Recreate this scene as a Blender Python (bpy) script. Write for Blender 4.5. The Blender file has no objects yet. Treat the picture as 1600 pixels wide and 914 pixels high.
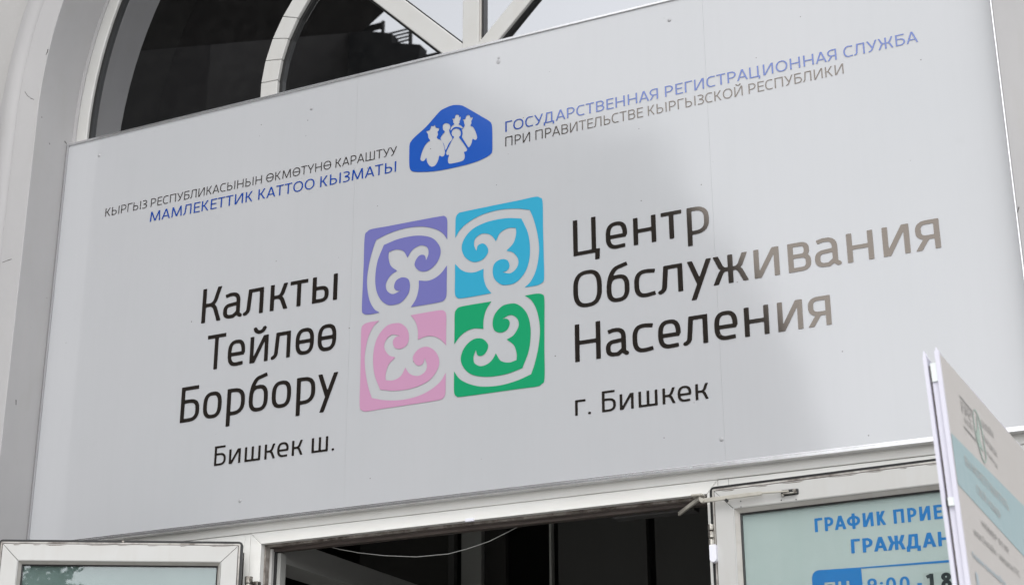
import bpy, bmesh, math, random
import numpy as np
from mathutils import Vector, Matrix
from mathutils.geometry import tessellate_polygon
random.seed(7)
SC = bpy.context.scene
C = SC.collection
R = math.radians

# ------------------------------------------------------------------ camera
Z0 = 2.75                                     # height of the sign's lower edge above the pavement
FPX = 2568.9                                  # focal length in photo pixels (1600 wide)
YAW, PITCH, ROLL = 0.444944, 0.361156, -0.003814
CAM = np.array([2.58237, -4.21842, -1.14762 + Z0])
def _axes():
    cy, sy, cp, sp = math.cos(YAW), math.sin(YAW), math.cos(PITCH), math.sin(PITCH)
    f = np.array([-sy*cp, cy*cp, sp]); r = np.array([cy, sy, 0.0]); u = np.cross(r, f)
    cr, sr = math.cos(ROLL), math.sin(ROLL)
    return cr*r + sr*u, -sr*r + cr*u, f
AR, AU, AF = _axes()
cd = bpy.data.cameras.new('camera'); cam = bpy.data.objects.new('camera', cd); C.objects.link(cam)
cam.matrix_world = Matrix(((AR[0], AU[0], -AF[0], CAM[0]), (AR[1], AU[1], -AF[1], CAM[1]), (AR[2], AU[2], -AF[2], CAM[2]), (0, 0, 0, 1)))
cd.sensor_width = 36; cd.lens = FPX/1600*36; cd.clip_start = 0.1; cd.clip_end = 3000
cd.dof.use_dof = True; cd.dof.focus_distance = 5.05; cd.dof.aperture_fstop = 8.5
SC.camera = cam

# ------------------------------------------------------------------ sky, sun, exposure (bright overcast)
w = bpy.data.worlds.new("World"); SC.world = w; w.use_nodes = True
nt = w.node_tree; nt.nodes.clear()
sky = nt.nodes.new('ShaderNodeTexSky'); sky.sky_type = 'NISHITA'; sky.sun_disc = False
SUN_EL, SUN_AZ = R(52), R(165)                # azimuth from +Y, clockwise (towards +X)
sky.sun_elevation = SUN_EL; sky.sun_rotation = SUN_AZ; sky.dust_density = 1.0; sky.air_density = 1.0
hs = nt.nodes.new('ShaderNodeHueSaturation'); hs.inputs['Saturation'].default_value = 0.12
bg = nt.nodes.new('ShaderNodeBackground'); bg.inputs['Strength'].default_value = 0.15
wo = nt.nodes.new('ShaderNodeOutputWorld')
nt.links.new(sky.outputs[0], hs.inputs['Color']); nt.links.new(hs.outputs[0], bg.inputs[0]); nt.links.new(bg.outputs[0], wo.inputs[0])
sd = bpy.data.lights.new('sun', 'SUN'); sd.energy = 0.5; sd.angle = R(35); sd.color = (1, .975, .94)
sun = bpy.data.objects.new('sun', sd); C.objects.link(sun)
sdir = Vector((math.sin(SUN_AZ)*math.cos(SUN_EL), math.cos(SUN_AZ)*math.cos(SUN_EL), math.sin(SUN_EL)))
sun.rotation_euler = (-sdir).to_track_quat('-Z', 'Y').to_euler()
SC.view_settings.view_transform = 'Standard'; SC.view_settings.look = 'None'
SC.view_settings.exposure = 1.15; SC.view_settings.gamma = 1.0

# ------------------------------------------------------------------ helpers
def U(pts, n=(0, 1, 0), c=0.0):
    """photo pixels -> points on the world plane n.P = c (used to trace flat prints and outlines onto their real planes)"""
    uv = np.atleast_2d(np.array(pts, float)); n = np.array(n, float)
    d = np.outer((uv[:, 0]-800)/FPX, AR) + np.outer(-(uv[:, 1]-457)/FPX, AU) + AF
    t = (c - CAM @ n)/(d @ n)
    return CAM + d*t[:, None]
WORLD = {}
def obj(name, mb, mat, parent=None, label=None, bevel=0, smooth=False, kind=None):
    me = mb.mesh(name) if isinstance(mb, MB) else mb
    o = bpy.data.objects.new(name, me); C.objects.link(o)
    if mat is not None:
        me.materials.clear(); me.materials.append(mat)
    if parent is not None:
        o.parent = parent
        off = WORLD.get(parent.name)
        if off is not None: o.location = -off
    if label: o['label'] = label
    if kind: o['kind'] = kind
    if bevel:
        m = o.modifiers.new('bevel', 'BEVEL'); m.width = bevel; m.segments = 2; m.limit_method = 'ANGLE'; m.angle_limit = R(40)
    if smooth:
        for p in me.polygons: p.use_smooth = True
        try: me.set_sharp_from_angle(angle=R(35))
        except Exception: pass
    return o
def thing(name, label, cat, loc, group=None):
    o = bpy.data.objects.new(name, None); C.objects.link(o)
    o.location = loc; o['label'] = label; o['category'] = cat
    if group: o['group'] = group
    o.empty_display_size = .1
    WORLD[o.name] = Vector(loc)
    return o
def tag(o, label, cat, group=None):
    o['label'] = label; o['category'] = cat
    if group: o['group'] = group
    return o

class MB:
    def __init__(s): s.v = []; s.f = []
    def mesh(s, name):
        me = bpy.data.meshes.new(name); me.from_pydata([tuple(map(float, p)) for p in s.v], [], s.f); me.update()
        bm = bmesh.new(); bm.from_mesh(me); bmesh.ops.recalc_face_normals(bm, faces=bm.faces) if s.closed() else None
        bm.to_mesh(me); bm.free(); return me
    flat = False
    def closed(s): return not s.flat
    def box(s, x0, x1, y0, y1, z0, z1):
        b = len(s.v)
        s.v += [(x, y, z) for x in (x0, x1) for y in (y0, y1) for z in (z0, z1)]
        s.f += [tuple(b+i for i in q) for q in ((0, 1, 3, 2), (4, 6, 7, 5), (0, 4, 5, 1), (2, 3, 7, 6), (0, 2, 6, 4), (1, 5, 7, 3))]
        return s
    def hexa(s, a, b):
        """a, b: two matching quads/polygons -> prism between them"""
        n = len(a); k = len(s.v); s.v += [tuple(p) for p in a] + [tuple(p) for p in b]
        s.f.append(tuple(k+i for i in range(n))); s.f.append(tuple(k+n+i for i in reversed(range(n))))
        for i in range(n): j = (i+1) % n; s.f.append((k+i, k+n+i, k+n+j, k+j))
        return s
    def prism_y(s, poly, y0, y1):
        return s.hexa([(x, y0, z) for x, z in poly], [(x, y1, z) for x, z in poly])
    def loft(s, rings, closed_ring=True, caps=True):
        k = len(s.v); n = len(rings[0])
        for r in rings: s.v += [tuple(p) for p in r]
        for i in range(len(rings)-1):
            for j in range(n if closed_ring else n-1):
                a = k+i*n+j; b = k+i*n+(j+1) % n
                s.f.append((a, b, b+n, a+n))
        if caps and closed_ring:
            s.f.append(tuple(k+j for j in range(n))); s.f.append(tuple(k+(len(rings)-1)*n+j for j in reversed(range(n))))
        return s
    def tube(s, pts, r, seg=10):
        pts = [Vector(p) for p in pts]; rings = []
        for i, p in enumerate(pts):
            t = (pts[min(i+1, len(pts)-1)] - pts[max(i-1, 0)]).normalized()
            a = t.cross(Vector((0, 0, 1)) if abs(t.z) < .9 else Vector((1, 0, 0))).normalized(); b = t.cross(a)
            rr = r[i] if isinstance(r, (list, tuple)) else r
            rings.append([p + a*math.cos(q)*rr + b*math.sin(q)*rr for q in [2*math.pi*j/seg for j in range(seg)]])
        return s.loft(rings)
    def polys(s, loops, place):
        """fill flat loops (even-odd) and place(x, z) each vertex"""
        def inside(p, L):
            c = False
            for i in range(len(L)):
                (ax, ay), (bx, by) = L[i-1], L[i]
                if (ay > p[1]) != (by > p[1]) and p[0] < (bx-ax)*(p[1]-ay)/(by-ay)+ax: c = not c
            return c
        dep = [sum(inside(L[0], K) for K in loops if K is not L) for L in loops]
        for i, L in enumerate(loops):
            if dep[i] % 2: continue
            grp = [L] + [K for j, K in enumerate(loops) if dep[j] == dep[i]+1 and inside(K[0], L)]
            tr = tessellate_polygon([[Vector((float(x), float(y), 0)) for x, y in K] for K in grp]); k = len(s.v)
            for K in grp: s.v += [place(x, y) for x, y in K]
            s.f += [tuple(k+i_ for i_ in t) for t in tr]
        s.flat = True
        return s

# ------------------------------------------------------------------ materials
def mat(name, col, rough=.5, spec=.5, ior=1.45, metal=0, noise=None, bump=None, dirt=None, coat=0, specks=None):
    m = bpy.data.materials.new(name); m.use_nodes = True; t = m.node_tree; b = t.nodes['Principled BSDF']
    b.inputs['Base Color'].default_value = (*col, 1); b.inputs['Roughness'].default_value = rough
    b.inputs['IOR'].default_value = ior; b.inputs['Metallic'].default_value = metal
    b.inputs['Specular IOR Level'].default_value = spec; b.inputs['Coat Weight'].default_value = coat
    tc = t.nodes.new('ShaderNodeNewGeometry')
    cur = None
    def mixc(fac, a, c2):
        mx = t.nodes.new('ShaderNodeMix'); mx.data_type = 'RGBA'
        t.links.new(fac, mx.inputs['Factor'])
        if isinstance(a, tuple): mx.inputs['A'].default_value = (*a, 1)
        else: t.links.new(a, mx.inputs['A'])
        mx.inputs['B'].default_value = (*c2, 1); return mx.outputs['Result']
    def nz(scale, detail=4, stretch=(1, 1, 1), r=.6):
        mp = t.nodes.new('ShaderNodeMapping'); mp.inputs['Scale'].default_value = stretch
        t.links.new(tc.outputs['Position'], mp.inputs[0])
        n = t.nodes.new('ShaderNodeTexNoise'); n.inputs['Scale'].default_value = scale; n.inputs['Detail'].default_value = detail
        n.inputs['Roughness'].default_value = r
        t.links.new(mp.outputs[0], n.inputs['Vector']); return n.outputs['Fac'], mp
    def ramp(src, lo, hi, a=0, b_=1):
        r_ = t.nodes.new('ShaderNodeMapRange'); r_.inputs['From Min'].default_value = lo; r_.inputs['From Max'].default_value = hi
        r_.inputs['To Min'].default_value = a; r_.inputs['To Max'].default_value = b_
        t.links.new(src, r_.inputs['Value']); return r_.outputs['Result']
    cur = tuple(col)
    for (scale, stretch, lo, hi, amt, c2) in (noise or []):
        f, _ = nz(scale, 5, stretch); cur = mixc(ramp(f, lo, hi, 0, amt), cur, c2)
    if specks:
        scale, thr, amt, c2 = specks
        vo = t.nodes.new('ShaderNodeTexVoronoi'); vo.inputs['Scale'].default_value = scale
        t.links.new(tc.outputs['Position'], vo.inputs['Vector'])
        wn = t.nodes.new('ShaderNodeSeparateColor'); t.links.new(vo.outputs['Color'], wn.inputs[0])
        # speck radius varies with the cell's random value; most cells have none
        rad = ramp(wn.outputs[0], .55, 1.0, 0.0, thr)
        lt = t.nodes.new('ShaderNodeMath'); lt.operation = 'LESS_THAN'
        t.links.new(vo.outputs['Distance'], lt.inputs[0]); t.links.new(rad, lt.inputs[1])
        mu = t.nodes.new('ShaderNodeMath'); mu.operation = 'MULTIPLY'; t.links.new(lt.outputs[0], mu.inputs[0]); mu.inputs[1].default_value = amt
        cur = mixc(mu.outputs[0], cur, c2)
    if not isinstance(cur, tuple): t.links.new(cur, b.inputs['Base Color'])
    if bump:
        last = None
        for (scale, stretch, dist, strength) in bump:
            f, _ = nz(scale, 3, stretch)
            bp = t.nodes.new('ShaderNodeBump'); bp.inputs['Distance'].default_value = dist; bp.inputs['Strength'].default_value = strength
            t.links.new(f, bp.inputs['Height'])
            if last is not None: t.links.new(last, bp.inputs['Normal'])
            last = bp.outputs[0]
        t.links.new(last, b.inputs['Normal'])
    return m
def glass_mat(name, refl, tint, rough=0.0):
    """coated window glass: part mirror, part see-through with a tint"""
    m = bpy.data.materials.new(name); m.use_nodes = True; t = m.node_tree; t.nodes.clear()
    o = t.nodes.new('ShaderNodeOutputMaterial'); mx = t.nodes.new('ShaderNodeMixShader')
    g = t.nodes.new('ShaderNodeBsdfGlossy'); g.inputs['Roughness'].default_value = rough; g.inputs['Color'].default_value = (.97, .98, 1, 1)
    tr = t.nodes.new('ShaderNodeBsdfTransparent'); tr.inputs['Color'].default_value = (*tint, 1)
    geo = t.nodes.new('ShaderNodeNewGeometry'); n = t.nodes.new('ShaderNodeTexNoise'); n.inputs['Scale'].default_value = 1.6
    bp = t.nodes.new('ShaderNodeBump'); bp.inputs['Distance'].default_value = .002; bp.inputs['Strength'].default_value = .03
    t.links.new(geo.outputs['Position'], n.inputs['Vector']); t.links.new(n.outputs['Fac'], bp.inputs['Height']); t.links.new(bp.outputs[0], g.inputs['Normal'])
    df = t.nodes.new('ShaderNodeBsdfDiffuse'); df.inputs['Color'].default_value = (.5, .5, .47, 1)
    n2 = t.nodes.new('ShaderNodeTexNoise'); n2.inputs['Scale'].default_value = 26; n2.inputs['Detail'].default_value = 6
    t.links.new(geo.outputs['Position'], n2.inputs['Vector'])
    mr = t.nodes.new('ShaderNodeMapRange'); mr.inputs['From Min'].default_value = .42; mr.inputs['From Max'].default_value = .8; mr.inputs['To Max'].default_value = .009
    t.links.new(n2.outputs['Fac'], mr.inputs['Value'])
    mx.inputs[0].default_value = refl
    t.links.new(tr.outputs[0], mx.inputs[1]); t.links.new(g.outputs[0], mx.inputs[2])
    m2 = t.nodes.new('ShaderNodeMixShader'); t.links.new(mr.outputs['Result'], m2.inputs[0])
    t.links.new(mx.outputs[0], m2.inputs[1]); t.links.new(df.outputs[0], m2.inputs[2]); t.links.new(m2.outputs[0], o.inputs[0])
    return m

M = {}
M['face'] = mat('sign_face', (.452, .456, .470), .085, .5, 1.74, noise=[(8, (1, 1, 1), .66, .82, .3, (.36, .36, .365)), (1.2, (1, 1, .6), .35, .7, .35, (.39, .408, .42)), (38, (1, 1, .06), .45, .8, .12, (.385, .387, .395))],
                bump=[(1.1, (1, 1, 1), .01, .18), (500, (1, 1, 1), .0003, .05)], specks=(21, .052, .75, (.1, .09, .08)))
M['black'] = mat('black_vinyl', (.018, .015, .013), .07, .5, 2.2, bump=[(1.1, (1, 1, 1), .01, .1)], specks=(22, .06, .5, (.25, .22, .2)))
M['grey_vinyl'] = mat('grey_vinyl', (.04, .035, .033), .07, .5, 2.2)
M['blue_vinyl'] = mat('blue_vinyl', (.010, .058, .31), .07, .5, 2.1)
M['emblem_blue'] = mat('emblem_blue', (.014, .078, .37), .12, .5, 1.7, noise=[(5, (1, 1, 1), .4, .7, .15, (.02, .09, .39))])
M['violet'] = mat('violet_print', (.145, .145, .37), .12, .5, 1.6)
M['cyan'] = mat('cyan_print', (.035, .31, .47), .12, .5, 1.6)
M['pink'] = mat('pink_print', (.475, .255, .385), .12, .5, 1.6)
M['green'] = mat('green_print', (.012, .275, .12), .12, .5, 1.6)
M['alu'] = mat('brushed_aluminium', (.72, .72, .73), .24, .5, 1.45, metal=.85, noise=[(9, (1, 1, 1), .35, .7, .5, (.5, .49, .48))], bump=[(7, (1, 1, 1), .002, .2)])
M['trim_shaded'] = mat('shaded_trim', (.30, .30, .31), .5, .4)  # left trim darkened in its colour to stand for the gap shadow
M['grime'] = mat('grime', (.15, .13, .115), .8, .2, noise=[(80, (1, 1, 1), .4, .7, .7, (.3, .28, .25))])
M['rivet'] = mat('painted_rivet', (.36, .36, .37), .35, .5)
M['film_left'] = mat('left_door_film', (.15, .195, .19), .5, .3, noise=[(3, (1, 1, .7), .3, .7, .6, (.12, .155, .15)), (9, (1, 1, .5), .45, .75, .5, (.19, .23, .22))])
M['plaster'] = mat('white_plaster', (.415, .405, .397), .85, .3, noise=[(2.2, (1, 1, .5), .35, .75, .55, (.335, .33, .325)), (9, (1, 1, .3), .5, .85, .4, (.37, .36, .345)), (30, (1, 1, 1), .6, .8, .3, (.5, .5, .49))],
                   bump=[(3, (1, 1, 1), .012, .35), (90, (1, 1, 1), .0015, .35)], specks=(9, .03, .8, (.12, .11, .1)))
M['moulding'] = mat('painted_moulding', (.42, .412, .412), .7, .3, noise=[(3, (1, 1, .4), .35, .75, .5, (.335, .33, .335)), (14, (1, 1, .3), .55, .85, .4, (.37, .36, .335))],
                    bump=[(6, (1, 1, 1), .006, .35), (60, (1, 1, 1), .001, .3)], specks=(13, .04, .8, (.1, .09, .08)))
M['crack'] = mat('dark_crack', (.06, .055, .05), .9)
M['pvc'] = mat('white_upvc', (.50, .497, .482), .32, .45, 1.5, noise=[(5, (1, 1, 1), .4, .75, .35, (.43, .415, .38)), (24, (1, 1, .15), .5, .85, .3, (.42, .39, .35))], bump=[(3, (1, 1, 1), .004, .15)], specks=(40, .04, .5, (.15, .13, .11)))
M['pvc_frame_lifted'] = mat('lifted_frame_upvc', (.78, .775, .745), .32, .45, 1.5, noise=[(5, (1, 1, 1), .4, .75, .35, (.70, .685, .645)), (24, (.15, 1, 1), .5, .85, .3, (.5, .47, .42))], bump=[(3, (1, 1, 1), .004, .15)], specks=(40, .04, .5, (.15, .13, .11)))  # frame upvc lightened in its colour to offset the shade under the sign
M['pvc_edge'] = mat('worn_edge_upvc', (.48, .46, .43), .4, .4, noise=[(16, (1, 1, 1), .42, .66, .85, (.10, .08, .065))])
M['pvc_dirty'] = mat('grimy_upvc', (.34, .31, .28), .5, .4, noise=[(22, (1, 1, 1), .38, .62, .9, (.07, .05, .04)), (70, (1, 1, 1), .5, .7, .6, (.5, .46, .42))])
M['pvc_lite'] = mat('glazing_bead', (.46, .44, .41), .4, .45, noise=[(20, (1, 1, 1), .45, .8, .5, (.3, .27, .23))])
M['rubber'] = mat('black_rubber', (.012, .012, .012), .4, .5)
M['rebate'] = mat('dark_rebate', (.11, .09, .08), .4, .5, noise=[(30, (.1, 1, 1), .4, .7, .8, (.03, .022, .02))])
M['metal'] = mat('worn_steel', (.42, .40, .36), .35, .5, metal=.9, noise=[(60, (1, 1, 1), .4, .65, .8, (.08, .06, .05))])
M['paint_arm'] = mat('grey_painted_arm', (.42, .40, .35), .4, .5, noise=[(18, (1, 1, 1), .45, .75, .6, (.22, .2, .17))])
M['cap'] = mat('white_hinge_cap', (.72, .72, .78), .3, .5)
M['poster'] = mat('pale_teal_film', (.56, .595, .595), .55, .3, noise=[(3, (1, 1, .7), .3, .7, .6, (.48, .52, .515)), (40, (1, 1, .04), .4, .8, .25, (.45, .51, .5))])
M['poster_blue'] = mat('poster_blue', (.025, .21, .56), .5, .4, noise=[(7, (1, 1, 1), .4, .7, .4, (.02, .17, .48))])
M['poster_patch'] = mat('paper_patch', (.47, .5, .49), .7, .3)
M['poster_black'] = mat('print_black', (.025, .03, .035), .6, .3, noise=[(60, (1, .2, 1), .4, .8, .7, (.09, .1, .105))])
M['glass_dark'] = glass_mat('mirror_window_glass', .41, (.34, .36, .33))
M['glass_clear'] = glass_mat('door_glass', .065, (.93, .96, .95))
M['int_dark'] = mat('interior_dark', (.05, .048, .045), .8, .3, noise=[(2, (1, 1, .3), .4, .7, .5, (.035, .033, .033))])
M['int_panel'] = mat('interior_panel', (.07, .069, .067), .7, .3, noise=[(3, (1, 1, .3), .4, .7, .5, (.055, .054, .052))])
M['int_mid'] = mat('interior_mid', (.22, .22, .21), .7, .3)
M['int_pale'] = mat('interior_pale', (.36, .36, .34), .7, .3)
M['cable'] = mat('white_cable', (.42, .42, .40), .5)
M['foam'] = mat('foam_edge', (.66, .65, .73), .6, .3, noise=[(8, (1, 1, .4), .4, .7, .4, (.56, .55, .64))], bump=[(60, (1, 1, .3), .001, .3)])
M['foam_white'] = mat('foam_insert', (.74, .78, .77), .6, .3)
M['board_print'] = mat('board_paper', (.55, .525, .505), .5, .4, noise=[(4, (1, 1, .5), .35, .7, .4, (.51, .485, .46))])
M['teal_band'] = mat('teal_band_print', (.35, .47, .49), .5, .4, noise=[(3, (1, 1, .6), .3, .7, .6, (.35, .47, .50)), (60, (1, 1, .05), .45, .7, .4, (.42, .51, .53))])
M['board_pale'] = mat('pale_print', (.50, .51, .50), .5, .4)
M['board_grey'] = mat('grey_print', (.35, .34, .33), .5, .4)
M['board_green'] = mat('green_emblem_print', (.38, .47, .42), .5, .4)
M['board_blue'] = mat('light_blue_print', (.41, .48, .52), .5, .4)
M['pave'] = mat('paving', (.42, .41, .395), .9, .3, noise=[(4, (1, 1, 1), .35, .7, .6, (.34, .335, .325))])
M['asphalt'] = mat('asphalt', (.055, .055, .055), .9, .3, noise=[(8, (1, 1, 1), .4, .7, .5, (.07, .07, .068))])
M['opp'] = mat('dark_render', (.04, .04, .041), .9, .2, noise=[(.6, (1, 1, 1), .35, .7, .5, (.035, .035, .038))])
M['opp2'] = mat('dark_roofing', (.035, .033, .033), .9, .2)
M['rail'] = mat('dark_railing', (.03, .03, .03), .5)
M['leaf'] = mat('foliage', (.05, .09, .035), .7, .3, noise=[(2, (1, 1, 1), .4, .6, .8, (.08, .12, .045))])
M['bark'] = mat('bark', (.12, .09, .07), .9, .2)

# ------------------------------------------------------------------ stroke lettering
def q4(cx, cy, rx, ry, a0, a1, n=2.0, k=14):
    out = []
    for i in range(k+1):
        a = R(a0 + (a1-a0)*i/k); c, s = math.cos(a), math.sin(a)
        out.append((cx + rx*math.copysign(abs(c)**(2/n), c), cy + ry*math.copysign(abs(s)**(2/n), s)))
    return out
def glyph(ch, s):
    """s: h (half stroke x), v (half stroke y), n (roundness exponent). Returns strokes [(pts, clip)], width"""
    h, v, n, xh = s['h'], s['v'], s['n'], s['xh']
    low = ch.lower() == ch and ch.isalpha()
    H = xh if low else 1.0
    W = (.58 if low else .66)*s.get('w', 1)
    S = []
    clip = (0, H)
    def L(*p, c=clip): S.append((list(p), c))
    def bowl(xl, xr, yb, yt, c=clip):
        ry = (yt-yb)/2; rx = min(ry*1.05, (xr-xl)*.75)
        L((xl, yt), *q4(xr-rx, (yt+yb)/2, rx, ry, 90, -90, n), (xl, yb), c=c)
    def O(w, y0=0, y1=None, c=None):
        y1 = H if y1 is None else y1
        L(*q4(w/2, (y0+y1)/2, w/2-h, (y1-y0)/2-v, 0, 360, n, 40), c=c or (y0-.01, y1+.01))
    u = ch.upper()
    if ch == ' ': return [], .30*s.get('sp', 1)
    if ch == '.': S.append(([(h*1.05, h*.9), (h*1.15, h*1.0)], None)); return S, 2*h*1.1
    if ch == ':':
        S.append(([(h, h), (h*1.05, h)], None)); S.append(([(h, .62), (h*1.05, .62)], None)); return S, 2*h
    if ch == '-': L((0, .38), (.3, .38)); return S, .3
    if ch == '0': O(.58); return S, .58
    if ch == '9':
        w = .56; O(w, .40, 1.0); L(*q4(w-h-.30, .62, .30, .62-v, 0, -62, 2)); return S, w
    if ch == '3':
        w = .54; L((.06, .90), *q4(w*.42, .755, w*.58-h, .245-v, 70, -90, n), (w*.25, .51)); L((w*.25, .53), *q4(w*.42, .27, w*.58-h, .27-v, 90, -120, n), (.02, .10)); return S, w
    if ch == '1': L((.30, 0), (.30, 1)); L((.30, 1-v*.9), (.02, .80), c=(0, 1)); L((.0, v), (.58, v)) if s.get('serif1') else None; return S, .3+h+(.2 if s.get('serif1') else 0)
    if ch == '8': O(.6, 0, .56); O(.54, .50, 1.0) if False else S.append((q4(.3, .75, .25-h*.7, .25-v, 0, 360, 2, 32), (.4, 1.01))); return S, .6
    if u == 'Г': L((h, 0), (h, H)); L((0, H-v), (W*.80, H-v)); return S, W*.80
    if u == 'К':
        w = W*.95; L((h, 0), (h, H)); m = H*.5
        if n > 2.2:
            L((h, m), (w*.42, m)); L(*q4(w*.38, m+.28*H, w*.34, .28*H, -90, -25, 2.2), (w-h*.9, H*1.08)); L(*q4(w*.38, m-.28*H, w*.34, .28*H, 90, 25, 2.2), (w-h*.7, -H*.08))
        else:
            L((h, m), (w*.36, m*1.06), (w-h*1.3, H*1.1)); L((w*.36, m*1.06), (w-h*1.0, -H*.1))
        return S, w
    if u == 'Ы':
        w = W*1.30; wb = w*.66; L((h, 0), (h, H)); bowl(h, wb-h, v, H*.55); L((w-h, 0), (w-h, H)); return S, w
    if u == 'Ь': w = W*.88; L((h, 0), (h, H)); bowl(h, w-h, v, H*.55); return S, w
    if u == 'Р' and not low: w = W*.88; L((h, 0), (h, H)); bowl(h, w-h, H*.42, H-v); return S, w
    if ch == 'р':
        w = W*.98; L((h, -.29), (h, H), c=(-.29, H)); bowl(h, w-h, v, H-v); return S, w
    if ch == 'б':
        w = W*1.02; O(w, 0, xh*.98); S.append((q4(w*.62, xh*.45, w*.62-h, 1.0-xh*.45-v, 180, 105, 2.2)+[(w*.92, 1.0)], (0, 1.06))); return S, w
    if u == 'Б': w = W*.92; L((h, 0), (h, H)); L((0, H-v), (w*.92, H-v)); bowl(h, w-h, v, H*.58); return S, w
    if u == 'В': w = W*.92; L((h, 0), (h, H)); bowl(h, w-h, v, H*.53); bowl(h, w-h*1.5, H*.53, H-v); return S, w
    if ch == 'е':
        w = W*1.0; yc = H*.46
        L(*[(x, y) for x, y in q4(w/2, H/2, w/2-h, H/2-v, 0, 180, n, 20)], *q4(w/2+.02, H/2, w/2-h+.02, H/2-v, 180, 270, n, 12), (w*.90, v*1.25)); L((h, yc), (w-h*.5, yc)); L((w-h, H/2), (w-h, yc), c=None); return S, w
    if u == 'Е': w = W*.80; L((h, 0), (h, H)); L((0, H-v), (w, H-v)); L((0, v), (w, v)); L((0, H*.52), (w*.92, H*.52)); return S, w
    if ch == 'а':
        w = W*.92; L((w*.12, H-v*1.6), *q4(w*.45, H*.62, w*.55-h, H*.38-v, 95, 0, n), (w-h, H*.1)); 
        L((w-h, H*.55), *q4(w*.48, H*.30, w*.48-h, H*.27-v*.6, 90, 270, n), (w*.6, v), (w-h, H*.22))
        L((w-h, H*.14), (w+h*.2, v*.9), (w+h*.9, v*.9)); return S, w+h*.8
    if u == 'А': w = W*1.06; L((-.1*w+h*.9, -.2), (w*.5, H+.02*H)); L((1.1*w-h*.9, -.2), (w*.5, H+.02*H)); L((w*.22, H*.30), (w*.78, H*.30)); return S, w
    if u == 'С': w = W*.94; L((w*.98, H-v*1.5), *q4(w*.56, H/2, w*.56-h, H/2-v, 78, 282, n, 30), (w*.98, v*1.5)); return S, w
    if u == 'П': w = W*1.02; L((h, 0), (h, H)); L((w-h, 0), (w-h, H)); L((0, H-v), (w, H-v)); return S, w
    if u == 'Л':
        w = W*1.02; L((w-h, 0), (w-h, H)); L((w*.30-h*.5, H-v), (w, H-v)); L((0, v), *q4(-.0*w, H*.26, w*.22, H*.26-v, -80, -10, 2), (w*.30, H)); return S, w
    if u == 'Д':
        w = W*1.2; d = -.20*H; L((w*.84-h, 0), (w*.84-h, H)); L((w*.32-h*.5, H-v), (w*.84, H-v)); L((w*.17, v), (w*.24, H*.3), (w*.32, H))
        L((0, v), (w, v)); L((h, d), (h, 2*v), c=(d, H)); L((w-h, d), (w-h, 2*v), c=(d, H)); return S, w
    if u in 'ИЙ':
        w = W*1.04; L((h, 0), (h, H)); L((w-h, 0), (w-h, H)); L((h*1.0, 0-.06), (w-h*1.0, H+.06))
        if u == 'Й': S.append((q4(w/2, H+.24, w*.26, .13, 180, 360, 2), None))
        return S, w
    if u == 'Н': w = W*1.04; L((h, 0), (h, H)); L((w-h, 0), (w-h, H)); L((h, H*.5), (w-h, H*.5)); return S, w
    if u == 'М': w = W*1.36; L((h, 0), (h+w*.06, H)); L((w-h, 0), (w-h-w*.06, H)); L((h+w*.05, H+.05), (w/2, .05)); L((w-h-w*.05, H+.05), (w/2, .05)); return S, w
    if u == 'О' : w = W*(1.20 if not low else 1.02)*(1 if n < 2.2 or low else .95); O(w); return S, w
    if u == 'Ө': w = W*(1.20 if not low else 1.02); O(w); L((h, H*.5), (w-h, H*.5)); return S, w
    if u == 'Т': w = W*.94; L((w/2, 0), (w/2, H)); L((0, H-v), (w, H-v)); return S, w
    if ch == 'у': w = W*.94; L((w+.05-h, H+.05*H), (w*.18, -.34)); L((-.03+h, H*1.05), (w*.52, H*.12)); S[-2] = (S[-2][0], (-.29, H)); return S, w
    if u == 'У': w = W*.98; L((-.04+h, H*1.05), (w*.54, H*.34)); L((w+.03-h, H*1.06), (w*.52, H*.25), *q4(w*.18, H*.27, w*.32, H*.27-v, -20, -90, 2)); return S, w
    if u == 'Ү': w = W*.98; L((w/2, 0), (w/2, H*.42)); L((-.04+h, H*1.05), (w/2, H*.38)); L((w+.04-h, H*1.05), (w/2, H*.38)); return S, w
    if u == 'Ш': w = W*1.40; [L((x, 0), (x, H)) for x in (h, w/2, w-h)]; L((0, v), (w, v)); return S, w
    if u == 'Ц': w = W*1.10; L((h, 0), (h, H)); L((w-h*2.6, 0), (w-h*2.6, H)); L((0, v), (w, v)); S.append(([(w-h, v*2), (w-h*1.2, -.19)], (-.19, H))); return S, w
    if u == 'Ж':
        w = W*1.50; L((w/2, 0), (w/2, H)); L((w*.3, H*.5), (w*.7, H*.5))
        for sx in (1, -1):
            g = lambda x: w/2+sx*x
            L((g(w*.18), H*.5), (g(w*.27), H*.60), (g(w/2-h*.9), H*1.08)); L((g(w*.18), H*.5), (g(w*.27), H*.40), (g(w/2-h*.7), -H*.08))
        return S, w
    if u == 'З': w = W*.80; L((.04, H*.93), *q4(w*.42, H*.755, w*.58-h, H*.245-v, 80, -90, n), (w*.30, H*.51)); L((w*.3, H*.51), *q4(w*.42, H*.265, w*.58-h*.6, H*.255-v*.6, 90, -100, n), (.02, H*.07)); return S, w
    if u == 'Я':
        w = W*.92; L((w-h, 0), (w-h, H)); ry = (H-v-H*.42)/2; rx = min(ry*1.1, w*.6)
        L((w-h, H-v), *q4(h+rx, (H-v+H*.42)/2, rx, ry, 90, 270, n), (w-h, H*.42)); L((w*.48, H*.42), (h*.2, -.08*H)); return S, w
    if u == 'Ф': w = W*1.3; L((w/2, -.06), (w/2, 1.06), c=(-.06, 1.06)); O(w, .16, .88); return S, w
    return [([(0, 0), (.4, 0), (.4, 1), (0, 1), (0, 0)], None)], .4
SB = {'straight': .105, 'round': .06, 'open': .03}
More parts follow.
